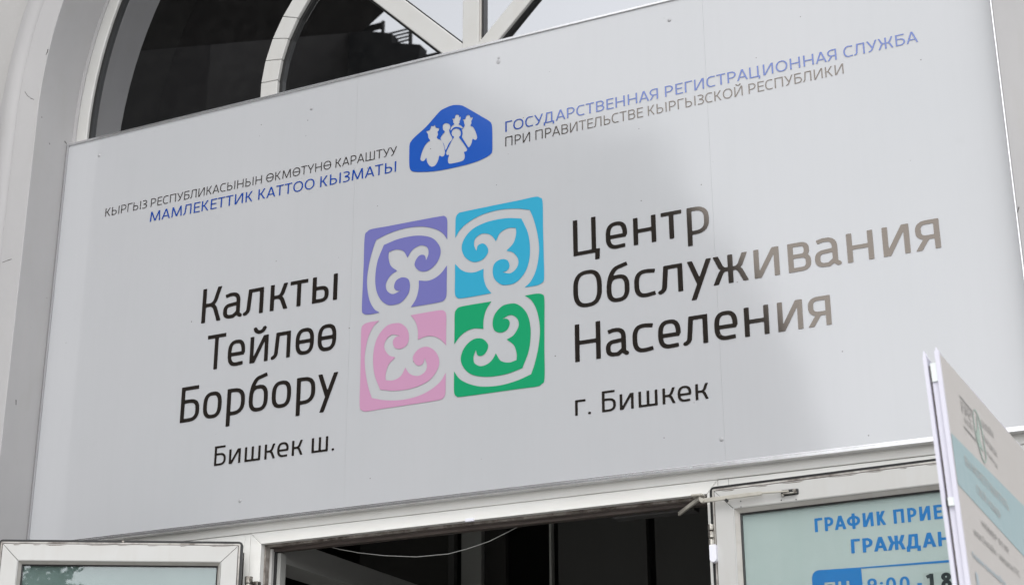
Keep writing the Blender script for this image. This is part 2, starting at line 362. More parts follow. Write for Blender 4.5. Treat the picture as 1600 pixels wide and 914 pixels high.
def sb(ch):
    u = ch.upper()
    l = 'round' if u in 'ОСӨЗФ' or ch in 'еб' else 'open' if u in 'АУТЛДҮЖЯ' else 'straight'
    r = 'round' if u in 'ОСӨЗРВЬБФ' or ch in 'еа' else 'open' if u in 'АУТГКҮЖЕ' else 'straight'
    return SB[l], SB[r]
CACHE = {}
def outline(ch, s):
    key = (ch, tuple(sorted(s.items())))
    if key in CACHE: return CACHE[key]
    strokes, w = glyph(ch, s)
    if not strokes: CACHE[key] = ([], w); return CACHE[key]
    h, k = s['h'], s['h']/s['v']
    cell = h*s.get('cell', .42)
    x = np.arange(-.2-cell, w+.2+cell, cell); y = np.arange(-.42, 1.48, cell)
    X, Y = np.meshgrid(x, y*k); D = np.full(X.shape, 9.0)
    for pts, clip in strokes:
        P = [(a, b*k) for a, b in pts]; d = np.full(X.shape, 9.0)
        for i in range(len(P)-1):
            ax, ay = P[i]; bx, by = P[i+1]; dx, dy = bx-ax, by-ay; ln = math.hypot(dx, dy)
            if ln < 1e-9: continue
            dx /= ln; dy /= ln
            px, py = X-(ax+bx)/2, Y-(ay+by)/2
            lx, ly = np.abs(px*dx+py*dy), np.abs(-px*dy+py*dx)
            qx, qy = lx-ln/2, ly-h
            dd = np.hypot(np.maximum(qx, 0), np.maximum(qy, 0)) + np.minimum(np.maximum(qx, qy), 0)
            d = np.minimum(d, dd)
            if i > 0: d = np.minimum(d, np.hypot(X-ax, Y-ay)-h)
        if clip: d = np.maximum(d, np.maximum(clip[0]*k-Y, Y-clip[1]*k))
        if ch in '.:': d = np.hypot(X-P[0][0], Y-P[0][1])-h*1.12
        D = np.minimum(D, d)
    D = D + 1e-7
    ins = D < 0
    ny, nx = D.shape; seg = {}
    def pt(e):
        (i, j), (a, b) = e; t = D[i, j]/(D[i, j]-D[a, b])
        return (x[j]+(x[b]-x[j])*t, y[i]+(y[a]-y[i])*t)
    cs = ins[:-1, :-1].astype(int)+ins[:-1, 1:]+ins[1:, 1:]+ins[1:, :-1]
    for i, j in zip(*np.where((cs > 0) & (cs < 4))):
        c = [(i, j), (i, j+1), (i+1, j+1), (i+1, j)]; iv = [ins[p] for p in c]
        cr = []
        for m in range(4):
            a, b = c[m], c[(m+1) % 4]
            if iv[m] != iv[(m+1) % 4]: cr.append(((a, b) if a < b else (b, a), iv[m]))
        outs = [e for e, f in cr if f]; inns = [e for e, f in cr if not f]
        if len(outs) == 1: seg[outs[0]] = inns[0]
        else:
            for m in range(4):
                if iv[m]:
                    eo = (c[m], c[(m+1) % 4]); ei = (c[m-1], c[m])
                    eo = eo if eo[0] < eo[1] else (eo[1], eo[0]); ei = ei if ei[0] < ei[1] else (ei[1], ei[0]); seg[eo] = ei
    loops = []
    while seg:
        st, cur = seg.popitem(); L = [pt(st)]
        while cur != st:
            L.append(pt(cur))
            if cur not in seg: break
            cur = seg.pop(cur)
        # drop points that lie on straight runs
        tol = h*.012; out = [L[0]]; i = 0
        while i < len(L)-1:
            j = i+1
            while j+1 < len(L) and j-i < 60:
                ax, ay = L[i]; bx, by = L[j+1]; ln = math.hypot(bx-ax, by-ay) or 1
                if max(abs((p[0]-ax)*(by-ay)-(p[1]-ay)*(bx-ax))/ln for p in L[i+1:j+1]) > tol: break
                j += 1
            out.append(L[j]); i = j
        if math.hypot(out[0][0]-out[-1][0], out[0][1]-out[-1][1]) < 1e-6: out.pop()
        if len(out) > 2: loops.append(out)
    CACHE[key] = (loops, w); return CACHE[key]
def text_mesh(mb, text, s, P0, P1, height, place, track=0.0, words=None):
    """lay the text out from P0 to P1 (x, z on the plane, baseline ends) at cap height `height`"""
    pos = []; xc = 0
    for i, ch in enumerate(text):
        loops, w_ = outline(ch, s); l, r = sb(ch) if ch not in ' .:-' else (.08, .08)
        if i == 0: l = 0
        if ch == ' ': xc += w_; continue
        xc += l+track; pos.append((xc, loops, text[:i].count(' '))); xc += w_; end = xc; xc += r
    P0 = np.array(P0, float); P1 = np.array(P1, float); d = P1-P0; ln = np.hypot(*d); fx = ln/end; ux = d/ln; uy = np.array([-ux[1], ux[0]])
    if words is not None: words += [MB() for _ in range(text.count(' '))]
    for x0, loops, wi in pos:
        if not loops: continue
        if words is not None: mb = words[wi]
        LL = [[tuple(P0+ux*(x0+a)*fx+uy*b*height) for a, b in L] for L in loops]
        mb.polys(LL, place)
    return fx/height
def pxline(text, s, p0, p1, hpx, place, y=0.0, name='', **kw):
    """baseline ends given in photo pixels, cap-height pixel pair hpx = (base, top)"""
    A = U([p0, p1, hpx[0], hpx[1]], c=y); mb = MB()
    f = text_mesh(mb, text, s, A[0][[0, 2]], A[1][[0, 2]], A[3][2]-A[2][2], place, **kw)
    DBG.append((text, round(float(f), 3), round(float(A[3][2]-A[2][2]), 4), [round(float(t), 3) for t in (A[0][0], A[0][2]-Z0, A[1][0], A[1][2]-Z0)]))
    return mb
DBG = []
def smooth_loop(pts, cusps=(), k=7):
    """closed Catmull-Rom through pts; indices in cusps stay sharp"""
    n = len(pts); out = []
    for i in range(n):
        p0, p1, p2, p3 = [np.array(pts[(i+j-1) % n], float) for j in range(4)]
        if i in cusps: p0 = p1*2-p2
        if (i+1) % n in cusps: p3 = p2*2-p1
        for q in range(k):
            t = q/k
            out.append(tuple(.5*((2*p1)+(-p0+p2)*t+(2*p0-5*p1+4*p2-p3)*t*t+(-p0+3*p1-3*p2+p3)*t**3)))
    return out

# ================================================================== THE FACADE
XL, XR = -1.238, 2.088                         # reveals of the arched opening
CX, CZ, RA = .425, Z0+1.535, 1.660             # arch centre and radius
YW, YF, YG = -.17, .03, .055                   # wall face, window-frame face, glass
def arch(r, n=48, zc=CZ, z_low=0.0, cx=CX):
    """jamb up, over the arch, jamb down: list of (x, z)"""
    pts = [(cx-r, z_low)] + [(cx-r*math.cos(math.pi*i/n), zc+r*math.sin(math.pi*i/n)) for i in range(n+1)] + [(cx+r, z_low)]
    return pts
def ring_poly(ri, ro, z_low=0.0, n=48): return arch(ri, n, z_low=z_low), arch(ro, n, z_low=z_low)
def skew(x): return min(max((x-CX)/RA, 0), 1)      # wall shape set back on the right to keep its shade off the sign
def sweep(profile, n=64):
    """profile: list of (r, y) swept along jamb and arch"""
    rings = []
    for k in range(n+3):
        ring = []
        for r, y in profile:
            if k == 0: x, z = CX-r, 0.0
            elif k == n+2: x, z = CX+r, 0.0
            else:
                a = math.pi*(k-1)/n; x, z = CX-r*math.cos(a), CZ+r*math.sin(a)
            t = skew(x); ring.append((x-.0125*t, y+.11*t if y < .2 else y, z))
        rings.append(ring)
    return rings
wall = thing('building_wall', 'white plastered facade wall with a moulded arched opening around the large sign', 'wall', (-1.5, -.1, 0))
mb = MB()                                      # flat wall with the arch cut out
n = 64; a_in = arch(1.86, n, z_low=0); X0w, X1w, ZT = -9.0, 11.0, 9.5
front, back = -.128, .30
for y, rr in ((front, 1.852), ):
    pts = arch(rr, n)
    k = len(mb.v)
    outer = []
    for (x, z) in pts:
        ang = math.atan2(z-CZ, x-CX)
        if z <= CZ+1e-6: outer.append((X0w if x < CX else X1w, z))
        else:
            t = min([(X0w-CX)/math.cos(ang) if math.cos(ang) < -1e-6 else 1e9, (X1w-CX)/math.cos(ang) if math.cos(ang) > 1e-6 else 1e9, (ZT-CZ)/max(math.sin(ang), 1e-6)])
            outer.append((CX+t*math.cos(ang), CZ+t*math.sin(ang)))
    for (x, z), (X, Z) in zip(pts, outer): mb.v += [(x, y+.11*skew(x), z), (X, y+.11*skew(X), Z), (x, back, z), (X, back, Z)]
    for i in range(len(pts)-1):
        a = k+4*i; b = a+4
        mb.f += [(a, b, b+1, a+1), (a+2, a+3, b+3, b+2), (a, a+2, b+2, b), (a+1, b+1, b+3, a+3)]
obj('plaster_face', mb, M['plaster'], wall)
mb = MB(); mb.box(X0w, X1w, -.10, .30, ZT-.002, ZT+.5); mb.box(X0w, X1w, -.45, .30, ZT+.502, ZT+.75); obj('cornice', mb, M['moulding'], wall)
# archivolt moulding: flat band, groove, roll, fillet; its inner return is the reveal
prof = [(1.66, .24), (1.66, -.168), (1.662, -.170), (1.752, -.170), (1.757, -.164), (1.762, -.164), (1.768, -.171), (1.790, -.178), (1.812, -.174), (1.822, -.168), (1.848, -.160), (1.856, -.150), (1.858, -.120), (1.858, .24)]
mb = MB(); mb.loft(sweep(prof), closed_ring=True, caps=True)
arc_o = obj('arch_moulding', mb, M['moulding'], wall, smooth=True)
# chips and cracks in the plaster where the photo shows them: thin slivers sunk in the surface
def crack_on(pts, width, n_, c_, off, name='paint_chip'):
    W_ = U(pts, n_, c_); mb = MB(); nn = Vector(n_)
    L = [Vector(p)+nn*off for p in W_]
    for i in range(len(L)-1):
        t = (L[i+1]-L[i]).normalized(); s_ = t.cross(nn).normalized()*width*(.6+.6*random.random())
        a, b = L[i]-t*.001, L[i+1]+t*.001
        mb.hexa([a-s_, b-s_*.6, b+s_*.6, a+s_], [p-nn*off*1.5 for p in (a-s_, b-s_*.6, b+s_*.6, a+s_)])
    obj(name, mb, M['crack'], wall)
crack_on([(39, 144), (43, 150), (48, 154), (53, 156)], .0012, (0, 1, 0), -.170, -.0006, 'plaster_crack')
crack_on([(4, 410), (12, 407), (18, 405)], .0012, (0, 1, 0), -.170, -.0006, 'plaster_crack')
crack_on([(75, 78), (74, 82), (72, 86)], .0028, (0, 1, 0), -.170, -.0006)
crack_on([(55, 8), (57, 11)], .005, (0, 1, 0), -.170, -.0006)
crack_on([(25, 625), (25, 632)], .003, (1, 0, 0), -1.235, .0004)
crack_on([(101, 221), (104, 225)], .0025, (1, 0, 0), -1.235, .0004)
crack_on([(106, 234), (106, 237)], .0035, (1, 0, 0), -1.235, .0004)
crack_on([(77, 224), (78, 226)], .002, (1, 0, 0), -1.235, .0004)
crack_on([(1592, 324), (1590, 332)], .0015, (0, 1, 0), -.060, -.0006)

# ================================================================== ARCHED WINDOW
win = thing('arched_window', 'arched fanlight window with white frame and dark mirrored panes above the sign', 'window', (CX, YF, Z0+1.40))
RF = 1.658; RG = 1.600                          # frame strip
z_b = CZ-.12
def half_ring(ri, ro, y0, y1, n=64, z0=z_b):
    mb = MB(); inn = arch(ri, n, z_low=z0); out = arch(ro, n, z_low=z0)
    mb.loft([[(a[0], y0, a[1]), (b[0], y0, b[1]), (b[0], y1, b[1]), (a[0], y1, a[1])] for a, b in zip(inn, out)]); return mb
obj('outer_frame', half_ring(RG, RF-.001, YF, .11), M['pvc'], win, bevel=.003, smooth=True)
obj('gasket', half_ring(RG-.010, RG-.0005, YF+.012, .105), M['rubber'], win, smooth=True)
obj('sealant', half_ring(RF-.012, RF+.006, YF-.006, YF-.0005), M['moulding'], win, smooth=True)
# inner ring made of short mitred lengths (elliptical)
EC = (.42, Z0+1.530)
def ell(a, off): return (EC[0]-(.801+off)*math.cos(a), EC[1]+(.6635+off*.75)*math.sin(a))
j_angles = []
for px in [(408.7, 130), (416, 95), (426, 60.7), (441, 26)]:
    P = U([px], c=YF)[0]; j_angles.append(math.atan2((P[2]-EC[1])/.69, -(P[0]-EC[0])/.835))
da = (j_angles[-1]-j_angles[0])/3; js = [j_angles[0]+da*k for k in range(-2, 200) if -.2 < j_angles[0]+da*k < math.pi+.2]
js = [a for a in js if a <= math.pi+.15]
for a0, a1 in zip(js[:-1], js[1:]):
    mb = MB(); g = .0012/.8; b0, b1 = a0+g, a1-g
    A = [ell(b0, .034), ell(b1, .034), ell(b1, -.034), ell(b0, -.034)]
    B = [ell(b0, .030), ell(b1, .030), ell(b1, -.022), ell(b0, -.022)]
    mb.hexa([(x, YF, z) for x, z in A], [(x, YG+.03, z) for x, z in A])
    obj('frame_length', mb, M['pvc'], win, bevel=.002)
mb = MB()
inn = [ell(a, -.046) for a in js]; out = [ell(a, -.0345) for a in js]
mb.loft([[(a[0], YF+.014, a[1]), (b[0], YF+.014, b[1]), (b[0], YG+.03, b[1]), (a[0], YG+.03, a[1])] for a, b in zip(inn, out)])
obj('gasket', mb, M['rubber'], win)
# mullions: one upright, four spokes
def bar(p0, p1, wd, y0, y1, name='mullion', m='pvc', bev=.003):
    d = np.array(p1)-np.array(p0); d = d/np.hypot(*d); nrm = np.array([-d[1], d[0]])*wd/2
    q = [np.array(p0)-nrm, np.array(p1)-nrm, np.array(p1)+nrm, np.array(p0)+nrm]
    mb = MB(); mb.hexa([(p[0], y0, p[1]) for p in q], [(p[0], y1, p[1]) for p in q]); return obj(name, mb, M[m], win, bevel=bev)
hub = (.4105, Z0+1.458)
top = (.4105, EC[1]+.6635-.034)
bar((.4105, hub[1]-.03), top, .060, YF-.004, YG+.03)
bar((.4105+.0362, hub[1]-.03), (.4105+.0362, top[1]), .011, YF+.010, YG+.028, 'gasket', 'rubber', 0)
bar((.4105+.0328, hub[1]-.03), (.4105+.0328, top[1]), .005, YF+.003, YG+.024, 'glazing_bead', 'pvc_lite', 0)
def along(ang, t, off=0): return (hub[0]+t*math.cos(ang)-off*math.sin(ang), hub[1]+t*math.sin(ang)+off*math.cos(ang))
for ang, wd, t0, in ((R(135), .067, .044), (R(45), .057, .042), ):
    te = .70
    bar(along(ang, t0), along(ang, te), wd, YF, YG+.03)
    for sgn in (1, -1):
        bar(along(ang, t0, sgn*(wd/2+.003)), along(ang, te, sgn*(wd/2+.003)), .005, YF+.012, YG+.026, 'gasket', 'rubber', 0)
# the two small lips on the upright's left side
bar((.3775, hub[1]-.03), (.3775, hub[1]+.10), .005, YF+.008, YG+.02, 'gasket', 'rubber', 0)
# outer radial bars between ring and frame
for ang in (R(90), R(40), R(140)):
    e = [ell(math.pi-ang if False else (math.pi-ang), .03)][0]
    dv = np.array(e)-np.array((CX, CZ)); dv /= np.hypot(*dv)
    bar(e, tuple(np.array((CX, CZ))+dv*RG), .06, YF, YG+.03)
# panes
def pane(loop, y=YG):
    mb = MB(); mb.polys([loop], lambda x, z: (x, y, z)); k = len(mb.v); f0 = list(mb.f)
    return obj('pane', mb, M['glass_dark'], win)
NA = 40
inner = [ell(math.pi*i/NA, -.03) for i in range(NA+1)]
def ang_of(p): return math.atan2(p[1]-hub[1], -(p[0]-hub[0]))
cuts = [0, math.pi/4, math.pi/2, 3*math.pi/4, math.pi]
for c0, c1 in zip(cuts[:-1], cuts[1:]):
    seg_ = [p for p in inner if c0-.02 <= ang_of(p) <= c1+.02]
    pane([(hub[0], z_b)] + ([(inner[0][0], z_b)] if c0 == 0 else []) + seg_ + ([(inner[-1][0], z_b)] if c1 > 3 else []))
outl = arch(RG-.002, 48, z_low=z_b)
inl = [(ell(0, .02)[0], z_b)] + [ell(math.pi*i/48, .02) for i in range(49)] + [(ell(math.pi, .02)[0], z_b)]
cut_i = [0, 14, 25, 37, 50]
for a, b in zip(cut_i[:-1], cut_i[1:]):
    pane(outl[a:b+1] + list(reversed(inl[a:b+1])))

# ================================================================== SIGN BOARD
sign = thing('sign_board', 'large white service centre sign with black Cyrillic lettering and four coloured ornament tiles', 'sign', (.42, 0, Z0))
SX0, SX1, SH = -1.2325, 2.0665, 1.4968
T = .0125                                       # visible width of the edge trim
mb = MB(); mb.box(SX0+.004, SX1-.004, .0030, .0270, Z0+.004, Z0+SH-.004); obj('backing_frame', mb, M['face'], sign)
seams = [SX0+.006, 0.0, 1.22, SX1-.006]
for a, b in zip(seams[:-1], seams[1:]):
    mb = MB(); mb.box(a+.00015, b-.00015, 0, .0028, Z0+.010, Z0+SH-.008); obj('face_panel', mb, M['face'], sign)
def trim(x0, x1, z0, z1, lips):
    mb = MB(); mb.box(x0, x1, -.0045, .0285, z0, z1)
    return mb
# edge profiles: lip over the face, with return to the wall
obj('edge_trim', trim(SX0+.0075, SX1-.0062, Z0+SH-.0085, Z0+SH, 0), M['alu'], sign, bevel=.0012)
mb = MB(); mb.box(SX0+.0075, SX1-.0062, -.0045, .0285, Z0, Z0+.0085); mb.box(SX0+.0075, SX1-.0062, -.0025, -.0004, Z0+.0087, Z0+.0135)
obj('edge_trim', mb, M['alu'], sign, bevel=.0012)
obj('edge_trim', trim(SX0, SX0+.0073, Z0, Z0+SH, 0), M['trim_shaded'], sign, bevel=.0012)
obj('edge_trim', trim(SX1-.006, SX1, Z0, Z0+SH, 0), M['alu'], sign, bevel=.0012)
def rivet(px, r=.0062, h_=.0026):
    P = U([px])[0]; mb = MB(); rings = []
    for k in range(5):
        a = k/4*math.pi/2; rr = r*math.cos(a)+1e-5
        rings.append([(P[0]+rr*math.cos(q), -.0002-h_*math.sin(a), P[2]+rr*math.sin(q)) for q in [2*math.pi*j/14 for j in range(14)]])
    mb.loft(rings); return obj('rivet', mb, M['rivet'], sign, smooth=True)
for px in [(1046, 32), (487, 170), (375, 782), (1127.5, 686), (155, 243)]: rivet(px)
for px, r in [((779, 97), .008), ((779.5, 91), .005)]: rivet(px, r, .001)['label'] = 'dark stained rivet'
for k_ in ('black', 'grey_vinyl'): M[k_].node_tree.nodes['Principled BSDF'].inputs['Specular Tint'].default_value = (1, .87, .75, 1)
PL = lambda y: (lambda x, z: (x, y, z))
CAL = dict(h=.055, v=.051, n=2.15, xh=.73, sp=.95)        # light humanist capitals
CALg = dict(h=.046, v=.044, n=2.15, xh=.73, sp=.95)
BIG = dict(h=.062, v=.052, n=2.75, xh=.745, cell=.3)
SML = dict(h=.058, v=.052, n=2.5, xh=.745, cell=.36)
ORD = ['first', 'second', 'third', 'fourth', 'fifth', 'sixth']
def lettering(text, st, p0, p1, hp, m, label, **kw):
    wl = [MB()]; pxline(text, st, p0, p1, hp, PL(-.0012), words=wl, **kw)
    for i, mb in enumerate(wl): obj('lettering', mb, M[m], sign, label=(label if len(wl) == 1 else ORD[i]+' word of the '+label))
lettering('КЫРГЫЗ РЕСПУБЛИКАСЫНЫН ӨКМӨТҮНӨ КАРАШТУУ', CALg, (164.4, 338.8), (620, 242.2), ((572, 252.4), (572, 239)), 'grey_vinyl', 'thin grey line of capitals left of the blue emblem')
lettering('МАМЛЕКЕТТИК КАТТОО КЫЗМАТЫ', CAL, (234.2, 347.2), (619, 268.6), ((619, 268.6), (619.5, 252)), 'blue_vinyl', 'blue line of capitals left of the blue emblem')
lettering('ГОСУДАРСТВЕННАЯ РЕГИСТРАЦИОННАЯ СЛУЖБА', CAL, (789.8, 206.8), (1434.5, 66.0), ((789.8, 206.8), (789.6, 190.8)), 'blue_vinyl', 'blue line of capitals right of the blue emblem')
lettering('ПРИ ПРАВИТЕЛЬСТВЕ КЫРГЫЗСКОЙ РЕСПУБЛИКИ', CALg, (789.8, 229.4), (1318.6, 115.4), ((789.8, 229.4), (789.8, 214.8)), 'grey_vinyl', 'thin grey line of capitals right of the blue emblem')
K_h = ((314.7, 505.6), (317.9, 452.5))
lettering('Калкты', BIG, (314.5, 505.6), (526.8, 468.0), K_h, 'black', 'big black word, top of the left block')
lettering('Тейлөө', BIG, (322.0, 579.3), (525.0, 546.0), K_h, 'black', 'big black word, middle of the left block')
lettering('Борбору', BIG, (281.0, 661.0), (525.5, 624.0), K_h, 'black', 'big black word, bottom of the left block')
lettering('Бишкек ш.', SML, (334.4, 728.0), (522.3, 703.2), ((334.4, 728), (336.6, 697.4)), 'black', 'small black words under the left block')
R_h = ((899.5, 566.0), (898.4, 507.6))
lettering('Центр', BIG, (896.3, 401.0), (1109.0, 362.5), R_h, 'black', 'big black word, top of the right block')
lettering('Обслуживания', BIG, (896.5, 483.3), (1471.0, 387.0), R_h, 'black', 'big black word, middle of the right block')
lettering('Населения', BIG, (899.0, 566.0), (1300.0, 506.8), R_h, 'black', 'big black word, bottom of the right block')
lettering('г. Бишкек', SML, (899.0, 649.6), (1108.0, 622.5), ((942.2, 644.3), (941.0, 611.8)), 'black', 'small black words under the right block')
# the blue emblem with five white figures
def e1(pts): return [(600+x/6.095, 140+y/6.095) for x, y in pts]
def on_sign(pts): return [(p[0], p[2]) for p in U(pts)]
hull = [(245, 530), (262, 492), (300, 450), (400, 360), (480, 270), (540, 205), (600, 172), (655, 153), (710, 150), (760, 162), (850, 212), (940, 265), (1000, 300), (1026, 332), (1033, 400), (1034, 500), (1032, 590), (1012, 622), (960, 655), (880, 690), (780, 720), (650, 750), (500, 778), (380, 787), (290, 785), (255, 768), (243, 720), (242, 620)]
figs = [
 [(405, 398), (432, 392), (445, 372), (452, 348), (470, 352), (485, 342), (496, 365), (525, 372), (521, 395), (511, 404), (516, 430), (505, 455), (512, 470), (540, 482), (562, 510), (577, 560), (582, 605), (572, 633), (553, 642), (530, 632), (520, 668), (505, 702), (485, 728), (455, 737), (430, 722), (412, 690), (404, 652), (388, 676), (365, 684), (349, 667), (355, 625), (372, 575), (395, 530), (420, 502), (440, 488), (425, 462), (419, 425), (409, 412)],
 [(598, 322), (624, 334), (634, 362), (622, 392), (634, 430), (652, 470), (620, 515), (593, 573), (584, 572), (570, 520), (540, 470), (560, 430), (580, 404), (563, 382), (561, 345), (577, 328)],
 [(652, 283), (675, 275), (682, 250), (698, 240), (715, 250), (718, 266), (733, 262), (728, 290), (721, 302), (720, 322), (712, 334), (735, 346), (754, 368), (750, 378), (728, 365), (690, 358), (660, 368), (640, 390), (634, 385), (642, 358), (660, 340), (671, 332), (661, 316), (661, 298)],
 [(750, 290), (775, 282), (785, 255), (803, 245), (820, 252), (825, 270), (847, 267), (839, 292), (833, 302), (834, 325), (825, 347), (850, 360), (872, 400), (885, 440), (888, 465), (875, 482), (857, 478), (846, 472), (836, 510), (822, 540), (806, 552), (790, 530), (765, 490), (745, 455), (750, 425), (748, 400), (743, 380), (762, 362), (770, 342), (763, 320), (762, 302)],
 [(690, 374), (716, 382), (733, 408), (730, 440), (716, 458), (742, 492), (775, 540), (792, 570), (786, 590), (764, 598), (771, 630), (766, 663), (742, 684), (680, 700), (630, 708), (613, 695), (611, 660), (620, 626), (603, 627), (594, 612), (598, 588), (622, 540), (650, 482), (668, 455), (650, 440), (646, 410), (660, 384)]]
mb = MB(); mb.polys([on_sign(e1(smooth_loop(hull, k=4)))] + [on_sign(e1(smooth_loop(f, k=4))) for f in figs], PL(-.0012))
obj('emblem', mb, M['emblem_blue'], sign, label='rounded blue emblem with five white people, two of them in hats, one behind with hat')
# four ornament tiles, one traced and mirrored about the block's centre
def c2(pts): return [(550+x/5.0, 300+y/5.0) for x, y in pts]
P1 = [(858, 440), (885, 510), (950, 548), (1020, 530), (1065, 470), (1052, 422), (1020, 403), (985, 420), (973, 462), (955, 415), (965, 365), (1010, 330), (1060, 328), (1098, 348), (1125, 386), (1160, 320), (1220, 285), (1281, 282), (1283, 330), (1262, 400), (1208, 460), (1262, 476), (1300, 530), (1290, 590), (1240, 635), (1176, 628), (1212, 615), (1232, 580), (1215, 535), (1165, 527), (1115, 560), (1100, 620), (1115, 680), (1160, 720), (1205, 728), (1280, 708), (1345, 640), (1382, 550), (1392, 440), (1375, 320), (1325, 209), (1200, 207), (1060, 235), (945, 290), (880, 365)]
C1 = (8, 14, 17, 20, 25, 40)
P2 = [(808, 360), (809, 280), (812, 205), (830, 172), (870, 156), (1100, 108), (1300, 68), (1430, 40), (1468, 46), (1490, 80), (1494, 300), (1499, 500), (1502, 670), (1485, 710), (1440, 731), (1350, 746), (1400, 695), (1442, 600), (1463, 460), (1450, 330), (1420, 215), (1390, 142), (1280, 132), (1150, 142), (1020, 178), (920, 232), (850, 292)]
P3 = [(806, 562), (806, 680), (805, 790), (818, 822), (850, 832), (960, 815), (1090, 791), (1050, 740), (1030, 670), (1029, 601), (960, 628), (900, 628), (850, 606)]
def mixed(pts, cusps, k=6): return smooth_loop(pts, cusps, k)
loops0 = [on_sign(c2(mixed(P1, C1))), on_sign(c2(mixed(P2, (0, 1, 5, 6, 10, 11, 15, 21)))), on_sign(c2(mixed(P3, (0, 1, 5, 6, 9))))]
c_ = U([(699.4, 380), (711.2, 380), (640, 480.5), (640, 491.5), (780, 457.5), (780, 469)])
BX = (c_[0][0]+c_[1][0])/2; BZ = (c_[2][2]+c_[3][2]+c_[4][2]+c_[5][2])/4
for sx, sz, m, lab in ((1, 1, 'cyan', 'cyan tile, top right of the block'), (-1, 1, 'violet', 'violet tile, top left of the block'), (-1, -1, 'pink', 'pink tile, bottom left of the block'), (1, -1, 'green', 'green tile, bottom right of the block')):
    mb = MB()
    for L in loops0: mb.polys([[(BX+sx*(x-BX), BZ+sz*(z-BZ)) for x, z in L]], PL(-.0012))
    obj('ornament_tile', mb, M[m], sign, label=lab)

# ================================================================== DOOR FRAME (header, posts)
df = thing('door_frame', 'white plastic door frame around the dark open doorway under the sign', 'door frame', (.42, .06, 0))
HG, HO = Z0-.0265, Z0-.0635                    # groove line, underside of the front lip
X1o, X1i, X2i, X2o = -.356, -.315, 1.151, 1.184
mb = MB(); mb.box(XL+.002, XR-.002, YF, .10, HG+.0008, Z0+.045); obj('head_rail', mb, M['pvc_frame_lifted'], df, bevel=.0015)
def mitre(pts, y0, y1, name, m='pvc_frame_lifted', par=None, bev=.0012, lab=None):
    mb = MB(); mb.hexa([(x, y0, z) for x, z in pts], [(x, y1, z) for x, z in pts]); return obj(name, mb, M[m], par or df, bevel=bev, label=lab)
g = .0006
mitre([(X1o+g, HG-g), (X2o-g, HG-g), (X2i-g, HO), (X1i+g, HO)], YF, .052, 'head_profile')
mitre([(X1o+g, HG-g*2.5), (X1i-g*.2, HO-g*1.5), (X1i, 0), (X1o+g, 0)], YF, .052, 'side_profile')
mitre([(X2o-g, HG-g*2.5), (X2i+g*.2, HO-g*1.5), (X2i, 0), (X2o-g, 0)], YF, .052, 'side_profile')
# stepped rebate behind the lip
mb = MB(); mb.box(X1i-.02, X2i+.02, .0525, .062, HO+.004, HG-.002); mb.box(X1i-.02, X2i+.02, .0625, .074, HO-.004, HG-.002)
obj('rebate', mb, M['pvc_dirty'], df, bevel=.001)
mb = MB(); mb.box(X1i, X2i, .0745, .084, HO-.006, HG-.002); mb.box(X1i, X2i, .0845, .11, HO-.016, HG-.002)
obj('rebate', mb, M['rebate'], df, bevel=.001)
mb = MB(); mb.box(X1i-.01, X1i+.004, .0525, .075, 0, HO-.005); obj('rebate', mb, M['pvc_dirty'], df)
mb = MB(); mb.box(X1i-.01, X1i+.012, .0755, .09, 0, HO-.008); obj('side_stop', mb, M['pvc'], df, bevel=.001)
mb = MB(); mb.box(X1i-.005, X1i+.018, .0905, .098, 0, HO-.014); obj('gasket', mb, M['rubber'], df, bevel=.001)
mb = MB(); mb.box(X1i-.01, X1i+.030, .0985, .13, 0, HO-.018); obj('side_stop', mb, M['int_pale'], df, bevel=.001)
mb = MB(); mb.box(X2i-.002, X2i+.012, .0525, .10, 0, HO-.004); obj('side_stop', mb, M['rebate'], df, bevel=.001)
# fixed posts either side of the doorway
def post(x0, x1, name='post', z1=HG-.0012): mb = MB(); mb.box(x0, x1, YF, .10, 0, z1); return obj(name, mb, M['pvc_frame_lifted'], df, bevel=.0015)
post(X1o-.0215, X1o-.0006); post(X2o+.0006, X2o+.030)
for a, b, z in ((XL+.002, X1o-.0221, HG-.0012), (X2o+.0306, XR-.002, HG-.0012)):
    mb = MB(); mb.box(a, b, YF, .10, HG-.060, z); obj('transom', mb, M['pvc_frame_lifted'], df, bevel=.0015)
# strike plate / small silver clip on the head
P = U([(728, 806), (741, 813)], c=YF)
mb = MB(); mb.box(P[0][0], P[1][0], YF-.006, YF+.004, HO-.004, HO+.006); obj('clip', mb, M['cap'], df, bevel=.0015)

